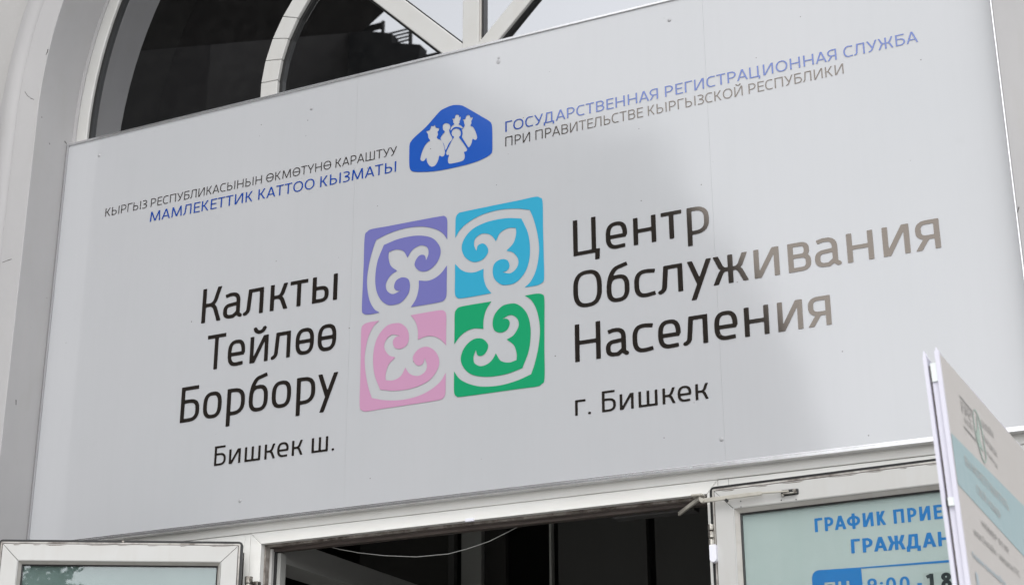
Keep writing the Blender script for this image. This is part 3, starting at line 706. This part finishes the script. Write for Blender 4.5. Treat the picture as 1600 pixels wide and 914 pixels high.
# ------------------------------------------------------------------ door leaves (built flat, local x along the leaf, then placed)
def leaf(name, label, hinge, direction, width, height, side, h_=None):
    """hinge: (x, y) plan point at the top outer corner; direction: unit vector in plan along the leaf; local (s, t, z): s along, t depth away from viewer side"""
    th = thing(name, label, 'door', (hinge[0], hinge[1], 0))
    d = Vector((direction[0], direction[1], 0)).normalized(); nn = Vector((-d.y, d.x, 0))
    if nn.y < 0: nn = -nn                       # +t points away from the camera
    o = Vector((hinge[0], hinge[1], 0))
    def W3(s, t, z): return tuple(o + d*s + nn*t + Vector((0, 0, z)))
    return th, W3
def pr(W3, poly, t0, t1, nm, m, par, bev=.0012, lab=None):
    mb = MB(); mb.hexa([W3(s, t0, z) for s, z in poly], [W3(s, t1, z) for s, z in poly]); return obj(nm, mb, M[m], par, bevel=bev, label=lab)
def round_frame(W3, s0, s1, z0, z1, wd, r, t0, t1, nm, m, par):
    """thin rectangular hoop with rounded upper corners"""
    def path(ins):
        q = []; rr = max(r-ins, .002)
        q.append((s0+ins, z0))
        for i in range(7): a = math.pi-math.pi/2*i/6; q.append((s0+ins+rr+rr*math.cos(a), z1-ins-rr+rr*math.sin(a)))
        for i in range(7): a = math.pi/2-math.pi/2*i/6; q.append((s1-ins-rr+rr*math.cos(a), z1-ins-rr+rr*math.sin(a)))
        q.append((s1-ins, z0)); return q
    A, B = path(0), path(wd); mb = MB()
    mb.loft([[W3(a[0], t0, a[1]), W3(b[0], t0, b[1]), W3(b[0], t1, b[1]), W3(a[0], t1, a[1])] for a, b in zip(A, B)]); return obj(nm, mb, M[m], par)
def build_leaf(th, W3, L, ZT_, fw, tw, bead=.010, hinge_seed=1):
    """L: length, ZT_: top, fw: stile face width, tw: top rail face height"""
    zb = .03; e = .0085
    round_frame(W3, -.0025, L+.0025, zb, ZT_+.0015, .009, .014, -.002, .012, 'seal', 'rubber', th)
    s0, s1, zt = .0058, L-.0058, ZT_-.0058
    # dirty edge strip all round
    round_frame(W3, s0, s1, zb, zt, .0045, .004, -.004, .01, 'edge_strip', 'pvc_edge', th)
    round_frame(W3, s0+.0046, s1-.0046, zb, zt-.0046, .0022, .004, -.0025, .01, 'dirt_line', 'rebate', th)
    a, b, zt = s0+.0068, s1-.0068, zt-.0068
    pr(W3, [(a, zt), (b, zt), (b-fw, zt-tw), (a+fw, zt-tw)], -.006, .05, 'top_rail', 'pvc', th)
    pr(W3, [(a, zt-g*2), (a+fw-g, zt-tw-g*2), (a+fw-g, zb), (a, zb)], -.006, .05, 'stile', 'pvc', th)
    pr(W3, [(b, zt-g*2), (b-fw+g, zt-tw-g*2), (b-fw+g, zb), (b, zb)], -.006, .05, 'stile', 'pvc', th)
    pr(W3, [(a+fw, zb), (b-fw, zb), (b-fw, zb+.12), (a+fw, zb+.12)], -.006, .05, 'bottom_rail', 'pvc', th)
    rg = random.Random(int(L*1000)+int(hinge_seed)); s_ = a+.02
    while s_ < b-.03:
        ln_ = rg.uniform(.02, .09); hh = rg.uniform(.0012, .0035); mb = MB()
        mb.hexa([W3(s_, -.0064, zt-.0015), W3(s_+ln_, -.0064, zt-.0015), W3(s_+ln_*.8, -.0064, zt-.0015-hh), W3(s_+ln_*.3, -.0064, zt-.0015-hh*.7)],
                [W3(s_, -.0058, zt-.0015), W3(s_+ln_, -.0058, zt-.0015), W3(s_+ln_*.8, -.0058, zt-.0015-hh), W3(s_+ln_*.3, -.0058, zt-.0015-hh*.7)])
        obj('grime_mark', mb, M['grime'], th); s_ += ln_+rg.uniform(.005, .07)
    ga, gb, gz = a+fw, b-fw, zt-tw
    def ringp(ins0, ins1, t0, t1, nm, m):
        A = [(ga+ins0, zb+.12+ins0), (ga+ins0, gz-ins0), (gb-ins0, gz-ins0), (gb-ins0, zb+.12+ins0)]
        B = [(ga+ins1, zb+.12+ins1), (ga+ins1, gz-ins1), (gb-ins1, gz-ins1), (gb-ins1, zb+.12+ins1)]
        mb = MB(); R_ = [[W3(p[0], t0, p[1]), W3(q[0], t1, q[1]), W3(q[0], .03, q[1]), W3(p[0], .03, p[1])] for p, q in zip(A, B)]
        mb.loft(R_+[R_[0]], caps=False); obj(nm, mb, M[m], th)
    ringp(.0003, .0022, -.0075, -.0065, 'bead_lip', 'pvc'); ringp(.0024, bead, -.003, .010, 'glazing_bead', 'pvc_lite'); ringp(bead+.0002, bead+.004, .009, .0105, 'gasket', 'rubber')
    ins = bead+.0035
    gl = [(ga+ins, zb+.12+ins), (gb-ins, zb+.12+ins), (gb-ins, gz-ins), (ga+ins, gz-ins)]
    mb = MB(); mb.hexa([W3(s, .0125, z) for s, z in gl], [W3(s, .0165, z) for s, z in gl]); obj('pane', mb, M['glass_clear'], th)
    return ga+ins, gb-ins, gz-ins
# left leaf, swung out towards the street
HLz = Z0-.0655
hl = np.array([-.3475, -.024]); far = np.array([-.9935, -.384]); dl = (far-hl)/np.hypot(*(far-hl)); LL = .742
ll, WL = leaf('open_door_leaf', 'left white plastic door leaf standing ajar at the bottom left corner', hl, dl, LL, HLz, 1)
gs0, gs1, gz = build_leaf(ll, WL, LL, HLz, .050, .050)
mb = MB(); mb.hexa([WL(s, .020, z) for s, z in ((gs0, .2), (gs1, .2), (gs1, gz), (gs0, gz))], [WL(s, .0215, z) for s, z in ((gs0, .2), (gs1, .2), (gs1, gz), (gs0, gz))])
obj('window_film', mb, M['film_left'], ll)
# small clip on its top seal
P = U([(194, 847)], (0, 0, 1), HLz)[0]; sL = float((P[:2]-hl) @ dl)
pr(WL, [(sL-.004, HLz-.005), (sL+.004, HLz-.005), (sL+.004, HLz+.0005), (sL-.004, HLz+.0005)], -.004, .0, 'clip', 'metal', ll)
# hinge between left leaf and frame
mb = MB()
hx, hz = -.340, None
P = U([(388, 905)], c=-.005)[0]; hz = P[2]
for k, (dz, r_) in enumerate(((-.035, .011), (-.012, .0125), (-.075, .011))): mb.tube([(P[0]+.002, -.006, hz+dz+.000), (P[0]+.002, -.006, hz+dz+.0205)], r_, 14)
mb.box(P[0]-.018, P[0]+.0, .004, .022, hz-.09, hz-.002); mb.box(P[0]+.006, P[0]+.024, .010, .0295, hz-.09, hz-.004)
mb.tube([(P[0]+.012, .004, hz-.012), (P[0]+.012, -.012, hz-.006), (P[0]+.016, -.014, hz+.001)], .005, 8)
obj('hinge', mb, M['metal'], ll, bevel=.001)
# right leaf, folded back against the facade
HRz = Z0-.0553
hr = np.array([1.1725, -.0]); dr = np.array([1.0, -.052]); dr /= np.hypot(*dr); LR = .742
rl, WR = leaf('folded_door_leaf', 'right white plastic door leaf folded back flat, with pale poster glass', hr, dr, LR, HRz, 1)
gs0, gs1, gz = build_leaf(rl, WR, LR, HRz, .0525, .0525, bead=.013, hinge_seed=5)
for px in [(1156, 781.5), (1156.5, 790.5), (1220.5, 780.5), (1244, 780)]:
    P = U([px], (-dr[1]*-1, -1, 0), float(hr @ np.array([dr[1], -1]))); 
    P = U([px], c=-.02)[0]; s_ = (P[0]-hr[0])/dr[0]
    mb = MB(); mb.tube([WR(s_, -.0075, P[2]), WR(s_, -.0058, P[2])], .0016, 8); obj('screw_hole', mb, M['rubber'], rl)
mb = MB(); P = U([(1112, 836)], c=-.005)[0]
mb.box(P[0]-.006, P[0]+.008, -.010, .028, P[2]-.042, P[2]+.028)
for dz in (-.03, -.008, .012): mb.tube([(P[0]+.001, -.012, P[2]+dz), (P[0]+.001, -.012, P[2]+dz+.016)], .0085, 12)
hgr = obj('hinge', mb, M['metal'], rl, bevel=.001)
# white rounded hinge cap under it
P = U([(1114.5, 850), (1114.5, 879)], c=-.012); mb = MB(); cx_, zt_, zb_ = P[0][0], P[0][2]-.002, P[1][2]; rr = .0095
pl = [(cx_-rr, zt_), (cx_+rr, zt_)] + [(cx_+rr*math.cos(a), zb_+rr+rr*math.sin(a)) for a in [-math.pi*i/10 for i in range(11)]]
mb.hexa([(x, -.022, z) for x, z in pl], [(x, .02, z) for x, z in pl]); obj('hinge_cap', mb, M['cap'], hgr, bevel=.002)

# poster behind the right leaf's glass
po = thing('opening_hours_poster', 'pale poster with blue opening hours behind the right door glass', 'poster', WR(LR/2, .02, 1.4))
mb = MB(); q = ((gs0, .9), (gs1, .9), (gs1, gz), (gs0, gz)); mb.hexa([WR(s, .019, z) for s, z in q], [WR(s, .0205, z) for s, z in q]); obj('sheet', mb, M['poster'], po)
nR = (dr[1], -dr[0], 0.0); cR = float(np.array(WR(0, .0182, 0)) @ np.array(nR))
def onR(pts):
    W_ = U(pts, nR, cR); return [(float((p[:2]-hr) @ dr), float(p[2])) for p in W_]
PR = lambda s, z: WR(s, .0182, z)
PR2 = lambda s, z: WR(s, .0176, z)
def ptext(text, st, p0, p1, hp, m, place=PR, nm='lettering', **kw):
    a = onR([p0, p1, hp[0], hp[1]]); mb = MB(); text_mesh(mb, text, st, a[0], a[1], a[3][1]-a[2][1], place, words=(wl := [mb]), **kw)
    for w1 in wl: obj(nm, w1, M[m], po)
def c4(x, y): return (1250+x/6.348, 770+y/6.348)
BLD = dict(h=.098, v=.088, n=2.2, xh=.73, cell=.3, w=.98)
ptext('ГРАФИК ПРИЕМА', BLD, c4(150, 388), (1521, 804.5), (c4(150, 388), c4(140, 252)), 'poster_blue')
ptext('ГРАЖДАН', BLD, c4(510, 598), (1486, 851.5), (c4(510, 598), c4(500, 458)), 'poster_blue')
# table: blue day cell with rounded corner, rule along the top
f4 = lambda L: onR([c4(x, y) for x, y in L])
mb = MB()
cell_ = f4([(600, 735), (180, 763), (150, 775), (128, 800), (118, 840)]) ; cell_ += [(cell_[-1][0], cell_[-1][1]-.13)]; e0 = f4([(618, 900)])[0]; cell_ += [(e0[0]+.002, cell_[-1][1])]
r0 = f4([(1600, 652), (1600, 676), (606, 748)])
loop = [r0[0]] + cell_[:1] + cell_[1:] + [r0[2], r0[1]]
mb.polys([loop], PR); obj('table_frame', mb, M['poster_blue'], po)
WP = dict(h=.085, v=.085, n=2.2, xh=.73, cell=.3)
ptext('ПН', WP, c4(250, 1010), c4(495, 992), (c4(250, 1010), c4(238, 888)), 'poster_patch', PR2)
ptext('9:00', dict(BLD, h=.085, v=.08), c4(672, 985), c4(1092, 960), (c4(672, 985), c4(668, 848)), 'poster_blue')
ptext('-', BLD, c4(1165, 950), c4(1212, 947), (c4(1165, 945), c4(1165, 820)), 'poster_blue')
pq = f4([(1218, 792), (1700, 757), (1700, 960), (1230, 1000)]); mb = MB(); mb.polys([pq], PR); obj('paper_patch', mb, M['poster_patch'], po)
ptext('18', dict(BLD, h=.115, v=.10, serif1=1), c4(1262, 968), c4(1512, 950), (c4(1262, 968), c4(1258, 800)), 'poster_black', PR2)

# ================================================================== DOOR CLOSER ARM
dc = thing('door_closer', 'grey hinged door closer arm across the right door leaf', 'door closer', (1.15, 0, Z0-.09))
yA = -.030
A0 = U([(1098, 781)], c=yA)[0]; A1 = U([(1190, 769.5)], c=yA)[0]; A2 = U([(1232, 766.5)], c=yA)[0]
def strap(p0, p1, wz, ty, nm, m='paint_arm'):
    p0, p1 = Vector(p0), Vector(p1); d_ = (p1-p0).normalized(); up = Vector((0, -1, 0)).cross(d_).normalized()
    if up.z < 0: up = -up
    a = [p0-up*wz[0]/2, p1-up*wz[1]/2, p1+up*wz[1]/2, p0+up*wz[0]/2]; mb = MB(); yv = Vector((0, ty, 0))
    mb.hexa([p for p in a], [p+yv for p in a]); return obj(nm, mb, M[m], dc, bevel=.0018)
strap(A0+np.array([-.006, 0, -.001]), A1, (.0125, .0105), .007, 'arm')
strap(A1, A2, (.006, .005), .006, 'adjusting_rod')
mb = MB(); q_ = Vector(A0); mb.tube([q_+Vector((-.002, -.003, 0)), q_+Vector((-.002, .012, 0))], .0065, 14); obj('pivot', mb, M['paint_arm'], dc)
P = U([(1135, 781)], c=yA)[0]; mb = MB(); mb.tube([(P[0], yA-.003, P[2]), (P[0], yA+.008, P[2])], .004, 10); obj('screw', mb, M['rubber'], dc)
B0 = U([(1094, 777)], c=yA+.01)[0]
B1 = U([(1061, 802)], c=.09)[0]
v0, v1 = Vector(B0), Vector(B1); mb = MB(); dz = Vector((0, 0, .0115)); sd_ = (v1-v0).cross(Vector((0, 0, 1))).normalized()*.0035
mb.hexa([v0-sd_+dz*.4, v1-sd_+dz*.4, v1-sd_-dz*.6, v0-sd_-dz*.6], [v0+sd_+dz*.4, v1+sd_+dz*.4, v1+sd_-dz*.6, v0+sd_-dz*.6]); obj('arm', mb, M['paint_arm'], dc, bevel=.0015)
P = U([(1090, 772)], c=yA)[0]; mb = MB(); mb.box(P[0]-.022, P[0]+.012, yA+.002, yA+.035, P[2]-.0035, P[2]+.0035); obj('elbow', mb, M['paint_arm'], dc, bevel=.003)
mb = MB(); P = U([(1060, 800)], c=.12)[0]; mb.box(P[0]-.20, P[0]+.05, .115, .16, P[2]+.000, P[2]+.022); obj('closer_body', mb, M['int_panel'], dc, bevel=.003)
# foot bracket on the leaf
P = U([(1222, 771), (1249, 766)], c=-.014); mb = MB()
mb.box(P[0][0]-.002, P[1][0], -.022, -.0095, P[1][2]-.012, P[1][2]+.0055); brk = obj('bracket', mb, M['rubber'], dc, bevel=.004)
mb = MB(); mb.box(P[0][0]+.006, P[1][0]-.004, -.030, -.0225, P[1][2]-.009, P[1][2]-.0055); mb.tube([(P[1][0]-.010, -.031, P[1][2]-.002), (P[1][0]-.010, -.022, P[1][2]-.002)], .0045, 12)
mb.tube([(P[0][0]+.004, -.026, P[1][2]-.010), (P[0][0]+.004, -.02, P[1][2]-.010)], .004, 10); obj('bracket_pin', mb, M['metal'], brk, bevel=.001)

# ================================================================== INTERIOR
def struct(name, mb, m, **kw): o = obj(name, mb, M[m], None, kind='structure', **kw); return o
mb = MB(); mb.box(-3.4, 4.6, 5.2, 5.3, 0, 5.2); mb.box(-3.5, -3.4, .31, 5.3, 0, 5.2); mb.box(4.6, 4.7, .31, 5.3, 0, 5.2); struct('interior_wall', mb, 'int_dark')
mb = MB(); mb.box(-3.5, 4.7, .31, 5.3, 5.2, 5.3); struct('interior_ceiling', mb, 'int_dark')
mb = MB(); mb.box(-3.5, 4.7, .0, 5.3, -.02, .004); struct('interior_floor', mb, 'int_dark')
# interior lining of the arch, sized to the reveal's reflection in the outer glass strip
P = U([(228, 195)], (1, 0, 0), -1.21)[0]
lin = thing('arch_lining', 'grey interior lining of the arch, dim behind the dark glass', 'lining', (CX, .25, Z0+1.4))
yd = float(P[1]); print('lining depth', yd)
mb = MB(); inn = arch(1.605, 48, z_low=Z0+.06); out = arch(1.70, 48, z_low=Z0+.06)
mb.loft([[(a[0], .112, a[1]), (b[0], .112, b[1]), (b[0], yd, b[1]), (a[0], yd, a[1])] for a, b in zip(inn, out)]); obj('lining_board', mb, M['int_panel'], lin)
# slab between the doors and the fanlight
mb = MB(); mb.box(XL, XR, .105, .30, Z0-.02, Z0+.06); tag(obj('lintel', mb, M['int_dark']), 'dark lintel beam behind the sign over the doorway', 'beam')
# beam running inwards at the left of the doorway
XB = -.30
W_ = U([(433, 859), (433, 876), (562, 914)], (1, 0, 0), XB); zt_, zb_ = W_[0][2]+.015, W_[1][2]
mb = MB(); mb.box(XB-.12, XB, .14, 4.6, zb_-.0, zt_+.03); tag(obj('ceiling_beam', mb, M['int_pale']), 'pale grey beam running inwards at the upper left of the dark doorway', 'beam')
# tall dark wall panels inside
pan = thing('wall_panelling', 'row of dark upright panels inside the doorway', 'panelling', (.6, 1.5, 0))
YP = 1.5
def panel(px0, px1, y=YP, m='int_panel', z1=3.6):
    a = U([(px0, 870), (px1, 870)], c=y); mb = MB(); mb.box(a[0][0], a[1][0], y, y+.03, 0, z1); obj('panel', mb, M[m], pan, bevel=.002)
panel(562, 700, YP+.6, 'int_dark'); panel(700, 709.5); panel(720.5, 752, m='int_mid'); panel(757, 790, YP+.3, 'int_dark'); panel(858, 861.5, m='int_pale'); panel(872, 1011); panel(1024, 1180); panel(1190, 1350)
# sagging white cable
cpx = [(480, 846), (500, 849.5), (530, 857.5), (560, 863), (600, 867.5), (650, 869.5), (700, 865), (730, 857), (765, 845), (795, 830), (812, 821), (828, 816)]
W_ = U(cpx, c=.125); mb = MB(); mb.tube([tuple(p) for p in W_], .0011, 8); tag(obj('cable', mb, M['cable'], smooth=True), 'thin white cable sagging across the top of the dark doorway', 'cable')

# ================================================================== ADVERTISING BOARD (bottom right)
YB = -1.5
Nn = U([(1466.5, 549)], c=YB)[0]; Ln = U([(1441, 556)], c=YB)[0]; Bt = U([(1516, 914)], c=YB)[0]
lean = (Bt[0]-Nn[0])/(Bt[2]-Nn[2])           # slight sideways lean
ab = thing('advertising_board', 'tall double foam advertising board with teal band standing edge-on at the right', 'board', (Nn[0], YB+.5, 0))
x0b, ztop = Nn[0], Nn[2]; wid = Nn[0]-Ln[0]; LB = 1.05; slope = .033
def WB(s, t, z):                              # s along the board away from the street edge, t = thickness to the left, z height
    return (x0b + lean*(z-ztop) + slope*s - t, YB + s, z)
def slab(t0, t1, s0, s1, z0, z1, nm, m, jag=0, lab=None):
    mb = MB(); n_ = 14 if jag else 1; rings = []
    for i in range(n_+1):
        s_ = s0+(s1-s0)*i/n_; j = (random.uniform(-jag, jag)*(2.2 if i < 2 else 1) if jag else 0)
        rings.append([WB(s_, t0, z0), WB(s_, t1, z0), WB(s_, t1, z1+j*.7), WB(s_, t0, z1+j)])
    mb.loft(rings); return obj(nm, mb, M[m], ab, label=lab)
slab(.0, .0075, 0, LB, .06, ztop, 'right_sheet', 'foam', .002)
slab(wid-.0065, wid, 0, LB, .06, ztop-.004, 'left_sheet', 'foam', .003)
slab(.0078, wid-.0105, .004, LB-.01, .06, ztop-.052, 'core', 'foam')
slab(.0078, wid-.0108, .001, .03, ztop-.052+.0005, ztop-.0185, 'spacer', 'foam_white')
slab(wid-.0102, wid-.0067, .010, LB, .06, ztop-.02, 'dark_core', 'rebate')
zc = U([(1480, 783)], c=YB)[0][2]; slab(.0078, wid-.011, -.002, .0035, zc-.008, zc+.006, 'tape', 'foam_white')
slab(wid-.0102, wid-.0085, -.001, .01, zc-.006, zc+.006, 'staple', 'rubber')
# torn tips at the top corner of both sheets
for t0, t1, ln_, zz in ((.001, .0065, .012, ztop), (wid-.006, wid-.0005, .014, ztop-.004)):
    for k in range(5):
        s_ = k*.006; hh = random.uniform(.003, .011)*(1-k*.12); mb = MB(); m_ = (t0+t1)/2
        mb.hexa([WB(s_, t0, zz-.004), WB(s_+.006, t0, zz-.004), WB(s_+.006, t1, zz-.004), WB(s_, t1, zz-.004)],
                [WB(s_+.001, m_-.001, zz+hh), WB(s_+.003, m_-.001, zz+hh), WB(s_+.003, m_+.001, zz+hh), WB(s_+.001, m_+.001, zz+hh)])
        obj('torn_edge', mb, M['foam'], ab)
mb = MB(); 
mb.hexa([WB(-.05, -.15, 0), WB(LB+.05, -.15, 0), WB(LB+.05, wid+.15, 0), WB(-.05, wid+.15, 0)], [WB(-.05, -.15, .055), WB(LB+.05, -.15, .055), WB(LB+.05, wid+.15, .055), WB(-.05, wid+.15, .055)])
obj('base', mb, M['metal'], ab)
# print on the right sheet (faces +X)
ex = np.array([slope, 1, 0]); ez = np.array([lean, 0, 1]); nB = np.cross(ex, ez); nB /= np.linalg.norm(nB)
def onB(pts, t=-.001):
    W_ = U(pts, nB, float(np.array(WB(0, t, ztop)) @ nB)); return [(float(p[1]-YB), float(p[2])) for p in W_]
PB = lambda t: (lambda s, z: WB(s, t, z))
slab(-.0006, -.0001, .006, LB-.004, .08, ztop-.002, 'paper', 'board_print')
band = onB([(1484, 674), (1600, 790.5), (1600, 869), (1500, 759)])
zA, zB_ = band[0][1], band[3][1]
zt2 = band[1][1]; zb2 = band[2][1]
mb = MB(); mb.polys([[(.006, zA), (LB-.004, zA+(zt2-zA)*(LB/ max(band[1][0], .2))), (LB-.004, zB_+(zb2-zB_)*(LB/max(band[2][0], .2))), (.006, zB_)]], PB(-.0012)); obj('teal_band', mb, M['teal_band'], ab)
print('band', band)
def btext(text, p0, p1, hp, m, st=SML, t=-.0018):
    a = onB([p0, p1, hp[0], hp[1]]); mb = MB(); text_mesh(mb, text, st, a[0], a[1], a[3][1]-a[2][1], PB(t), words=(wl := [mb]))
    for w1 in wl: obj('lettering', w1, M[m], ab)
def c9(x, y): return (1490+x/9.136, 600+y/9.136)
def bline(a, b, wd, m):
    q_ = onB([a, b]); mb = MB(); mb.polys([[(q_[0][0], q_[0][1]), (q_[1][0], q_[1][1]), (q_[1][0], q_[1][1]-wd), (q_[0][0], q_[0][1]-wd)]], PB(-.0016)); obj('printed_rule', mb, M[m], ab)
bline(c9(78, 150), c9(265, 375), .0035, 'board_grey'); bline(c9(145, 590), c9(325, 800), .0035, 'board_grey')
THK = dict(h=.07, v=.06, n=2.5, xh=.745, cell=.5)
btext('УСЛУГИ', c9(98, 290), c9(262, 470), (c9(98, 290), c9(95, 225)), 'board_grey', THK)
btext('ГРС', c9(120, 400), c9(262, 545), (c9(120, 400), c9(112, 310)), 'board_grey', THK)
btext('ОНЛАЙН', c9(155, 545), c9(285, 680), (c9(155, 545), c9(145, 460)), 'board_grey', THK)
btext('ОНЛАЙН', c9(400, 600), c9(572, 775), (c9(400, 600), c9(388, 500)), 'board_grey', THK)
btext('АУКЦИОН', c9(430, 800), (1558, 715), (c9(430, 800), c9(420, 710)), 'board_grey', THK)
btext('НОМЕРОВ', (1541, 702+6), (1559, 733), ((1541, 708), (1540, 701)), 'board_grey', THK)
# green oval emblem with a leaf inside
ov = [c9(x, y) for x, y in [(290, 355), (330, 400), (370, 500), (400, 620), (430, 780), (455, 950), (470, 1060), (450, 1130), (415, 1090), (380, 980), (340, 850), (310, 720), (285, 560), (270, 430)]]
ovi = [c9(x, y) for x, y in [(293, 375), (322, 412), (357, 510), (388, 630), (418, 790), (443, 950), (456, 1050), (445, 1105), (423, 1070), (390, 965), (352, 840), (322, 710), (297, 555), (281, 435)]]
mb = MB(); mb.polys([onB(smooth_loop(ov, k=3)), onB(smooth_loop(ovi, k=3))], PB(-.0016)); 
lf = [c9(x, y) for x, y in [(320, 440), (350, 560), (372, 700), (385, 830), (430, 960), (350, 860), (322, 720), (335, 600)]]
mb.polys([onB(smooth_loop(lf, k=3))], PB(-.0016)); obj('emblem', mb, M['board_green'], ab)
def c76(x, y): return (1480+x/7.617, 680+y/7.617)
btext('ВЫ МОЖЕТЕ ВЫИГРАТЬ', c76(215, 350), c76(735, 905), (c76(215, 350), c76(195, 225)), 'board_pale')
btext('СВОЙ НОМЕР', c76(350, 680), c76(640, 1010), (c76(350, 680), c76(330, 570)), 'board_pale')
def c73(x, y): return (1490+x/7.37, 790+y/7.37)
btext('НОМЕР 01 KG'.replace('KG', 'КР'), c73(330, 235), c73(640, 560), (c73(330, 235), c73(305, 145)), 'board_grey', THK)
btext('или Онлайн - аукцион ГРС', c73(240, 330), c73(765, 830), (c73(240, 330), c73(225, 240)), 'board_grey', THK)
btext('Ставки принимаются', c73(215, 585), c73(600, 930), (c73(215, 585), c73(200, 510)), 'board_blue', dict(THK, h=.1, v=.09))
mb = MB(); mb.polys([onB([c73(245, 750), c73(275, 790), c73(300, 930), c73(270, 930)])], PB(-.0016)); obj('printed_mark', mb, M['board_blue'], ab)

# ================================================================== STREET AND WHAT THE GLASS REFLECTS
mb = MB(); mb.box(-400, 400, -400, 400, -.30, -.12); struct('ground', mb, 'asphalt')
mb = MB(); mb.box(-60, 60, -26, -.13, -.11, 0); struct('pavement', mb, 'pave')  # out of view, made wide and pale to bounce light onto the facade
def UM(pts, **kw):                            # pixel seen in the mirror plane of the facade -> real point in front of it
    W_ = U(pts, **kw); W_[:, 1] = 2*YG-W_[:, 1]; return W_
# building across the street, skyline stepping down to the right as it shows in the glass
DY = 40.0
ob = thing('building_opposite', 'dark building across the street with stepped roof, seen only as a reflection', 'building', (-10, -DY, 0))
sky_px = [(120, 150), (548, 46), (566, 46), (609.3, 50), (610, 64.8), (654, 67.8), (651, 101), (688, 98), (715, 118), (739, 139), (782, 162), (845, 184), (900, 202), (978, 199), (1022, 206), (1040, 243), (1050, 284), (1085, 330), (1150, 388), (1222, 500), (1290, 700), (1330, 1100)]
W_ = UM(sky_px, c=DY); top_ = [(float(p[0]), float(p[2])) for p in W_]
top_[0] = (top_[0][0]-30, top_[0][1]); loop = [(top_[0][0], 0)] + top_[:-1] + [(top_[-1][0], 0)]
mb = MB(); mb.prism_y(loop, -DY, -DY-.5); obj('wall', mb, M['opp'], ob)
xb = float(UM([(545, 0)], c=DY)[0][0]); zb3 = float(UM([(545, 60)], c=DY)[0][2])
mb = MB(); mb.box(xb-40, xb-1, -DY-12, -DY-.51, 0, zb3*.7); obj('rear_wing', mb, M['opp'], ob)
zt4 = float(UM([(400, -260)], c=DY)[0][2]); mb = MB(); mb.box(xb-30, xb, -DY-.02, -DY+8, 0, zt4); obj('added_tower', mb, M['opp2'], ob)  # tall block added to keep bright reflected sky out of the left panes
# window bands and cornices on it
for k in range(5):
    for j in range(9):
        x = top_[1][0]-14+j*2.6; z = 2.5+k*2.9
        mb = MB(); mb.box(x, x+1.3, -DY+.02, -DY+.12, z, z+1.6); obj('window', mb, M['opp2'], ob)
for (pa, pb) in (((583, 37), (596, 48)), ((610, 50), (639, 67)), ((653, 88), (700, 92))):
    a = UM([(pa[0]-12 if pa[0] < 600 else pa[0], pb[1]), (pb[0], pb[1])], c=DY+.5); zt3 = UM([(pa[0], pa[1])], c=DY+.5)[0][2]
    mb = MB()
    for f in (0, .33, .66, 1): z = a[0][2]+(zt3-a[0][2])*f; mb.tube([(a[0][0]-.6, -DY-.5, z), (a[1][0], -DY-.5, z)], .035, 6)
    mb.tube([(a[1][0], -DY-.5, a[0][2]-.3), (a[1][0], -DY-.5, zt3+.05)], .07, 6); obj('railing', mb, M['rail'], ob)
# large entrance canopy roof overhead on the left (its dark soffit fills the left panes)
ZC = 12.5
cp = thing('canopy_roof', 'dark flat canopy roof high over the forecourt, seen only as a reflection', 'canopy', (-12, -12, 0))
P = UM([(566, 50), (640, -17), (720, -90), (860, -330), (400, -700), (-700, -300), (-500, 150), (100, 90)], n=(0, 0, 1), c=ZC)
mb = MB(); mb.hexa([tuple(p) for p in P], [(p[0], p[1], ZC+.6) for p in P]); obj('roof_slab', mb, M['opp2'], cp)
print('canopy', [[round(float(t), 1) for t in p] for p in P])
for i in (5, 6):
    p = P[i]; mb = MB(); mb.tube([(p[0]*.97, p[1]*.97, 0), (p[0]*.97, p[1]*.97, ZC)], .3, 12); obj('column', mb, M['opp'], cp)
# street tree that shows in the left door's glass
nl = np.array([-dl[1], dl[0]]); nl = nl if nl[1] < 0 else -nl
Pm = U([(62, 955)], (nl[0], nl[1], 0), float(hl @ nl))[0]; dr_ = Pm-CAM; dr_ /= np.linalg.norm(dr_)
rf = dr_ - 2*(dr_[0]*nl[0]+dr_[1]*nl[1])*np.array([nl[0], nl[1], 0]); Tc = Pm + rf*(32/np.hypot(rf[0], rf[1]))
print('tree', Tc, rf)
tree = thing('street_tree', 'green street tree across the pavement, seen only as a reflection in the left door', 'tree', (Tc[0], Tc[1], 0))
mb = MB(); mb.tube([(Tc[0], Tc[1], 0), (Tc[0]+.1, Tc[1], 2), (Tc[0], Tc[1]+.1, 4), (Tc[0]-.1, Tc[1], Tc[2]+.5)], [.24, .18, .13, .05], 10)
for k in range(9):
    a = k*2.4; z = 2.6+k*.4; mb.tube([(Tc[0], Tc[1], z), (Tc[0]+math.cos(a)*.9, Tc[1]+math.sin(a)*.9, z+.8), (Tc[0]+math.cos(a)*1.9, Tc[1]+math.sin(a)*1.9, z+1.3)], [.08, .05, .02], 6)
obj('trunk', mb, M['bark'], tree)
rng = random.Random(3); mb = MB()
cl = [(rng.gauss(0, .7), rng.gauss(0, .7), rng.gauss(-.3, .6), rng.uniform(.4, .7)) for _ in range(34)]
for cx1, cy1, cz1, cr1 in cl:
    for _ in range(110):
        v = Vector((rng.gauss(0, 1), rng.gauss(0, 1), rng.gauss(0, 1))).normalized()*cr1*rng.uniform(.6, 1.05)
        c0 = Vector((Tc[0]+cx1, Tc[1]+cy1, Tc[2]+cz1))+v; a = Vector((rng.gauss(0, 1), rng.gauss(0, 1), rng.gauss(0, .6))).normalized()*.11; b = a.cross(Vector((rng.gauss(0, 1), rng.gauss(0, 1), rng.gauss(0, 1)))).normalized()*.06
        k = len(mb.v); mb.v += [c0-a, c0+b, c0+a, c0-b]; mb.f.append((k, k+1, k+2, k+3))
mb.flat = True; obj('crown', mb, M['leaf'], tree, kind='stuff')
for d_ in DBG: print(d_)
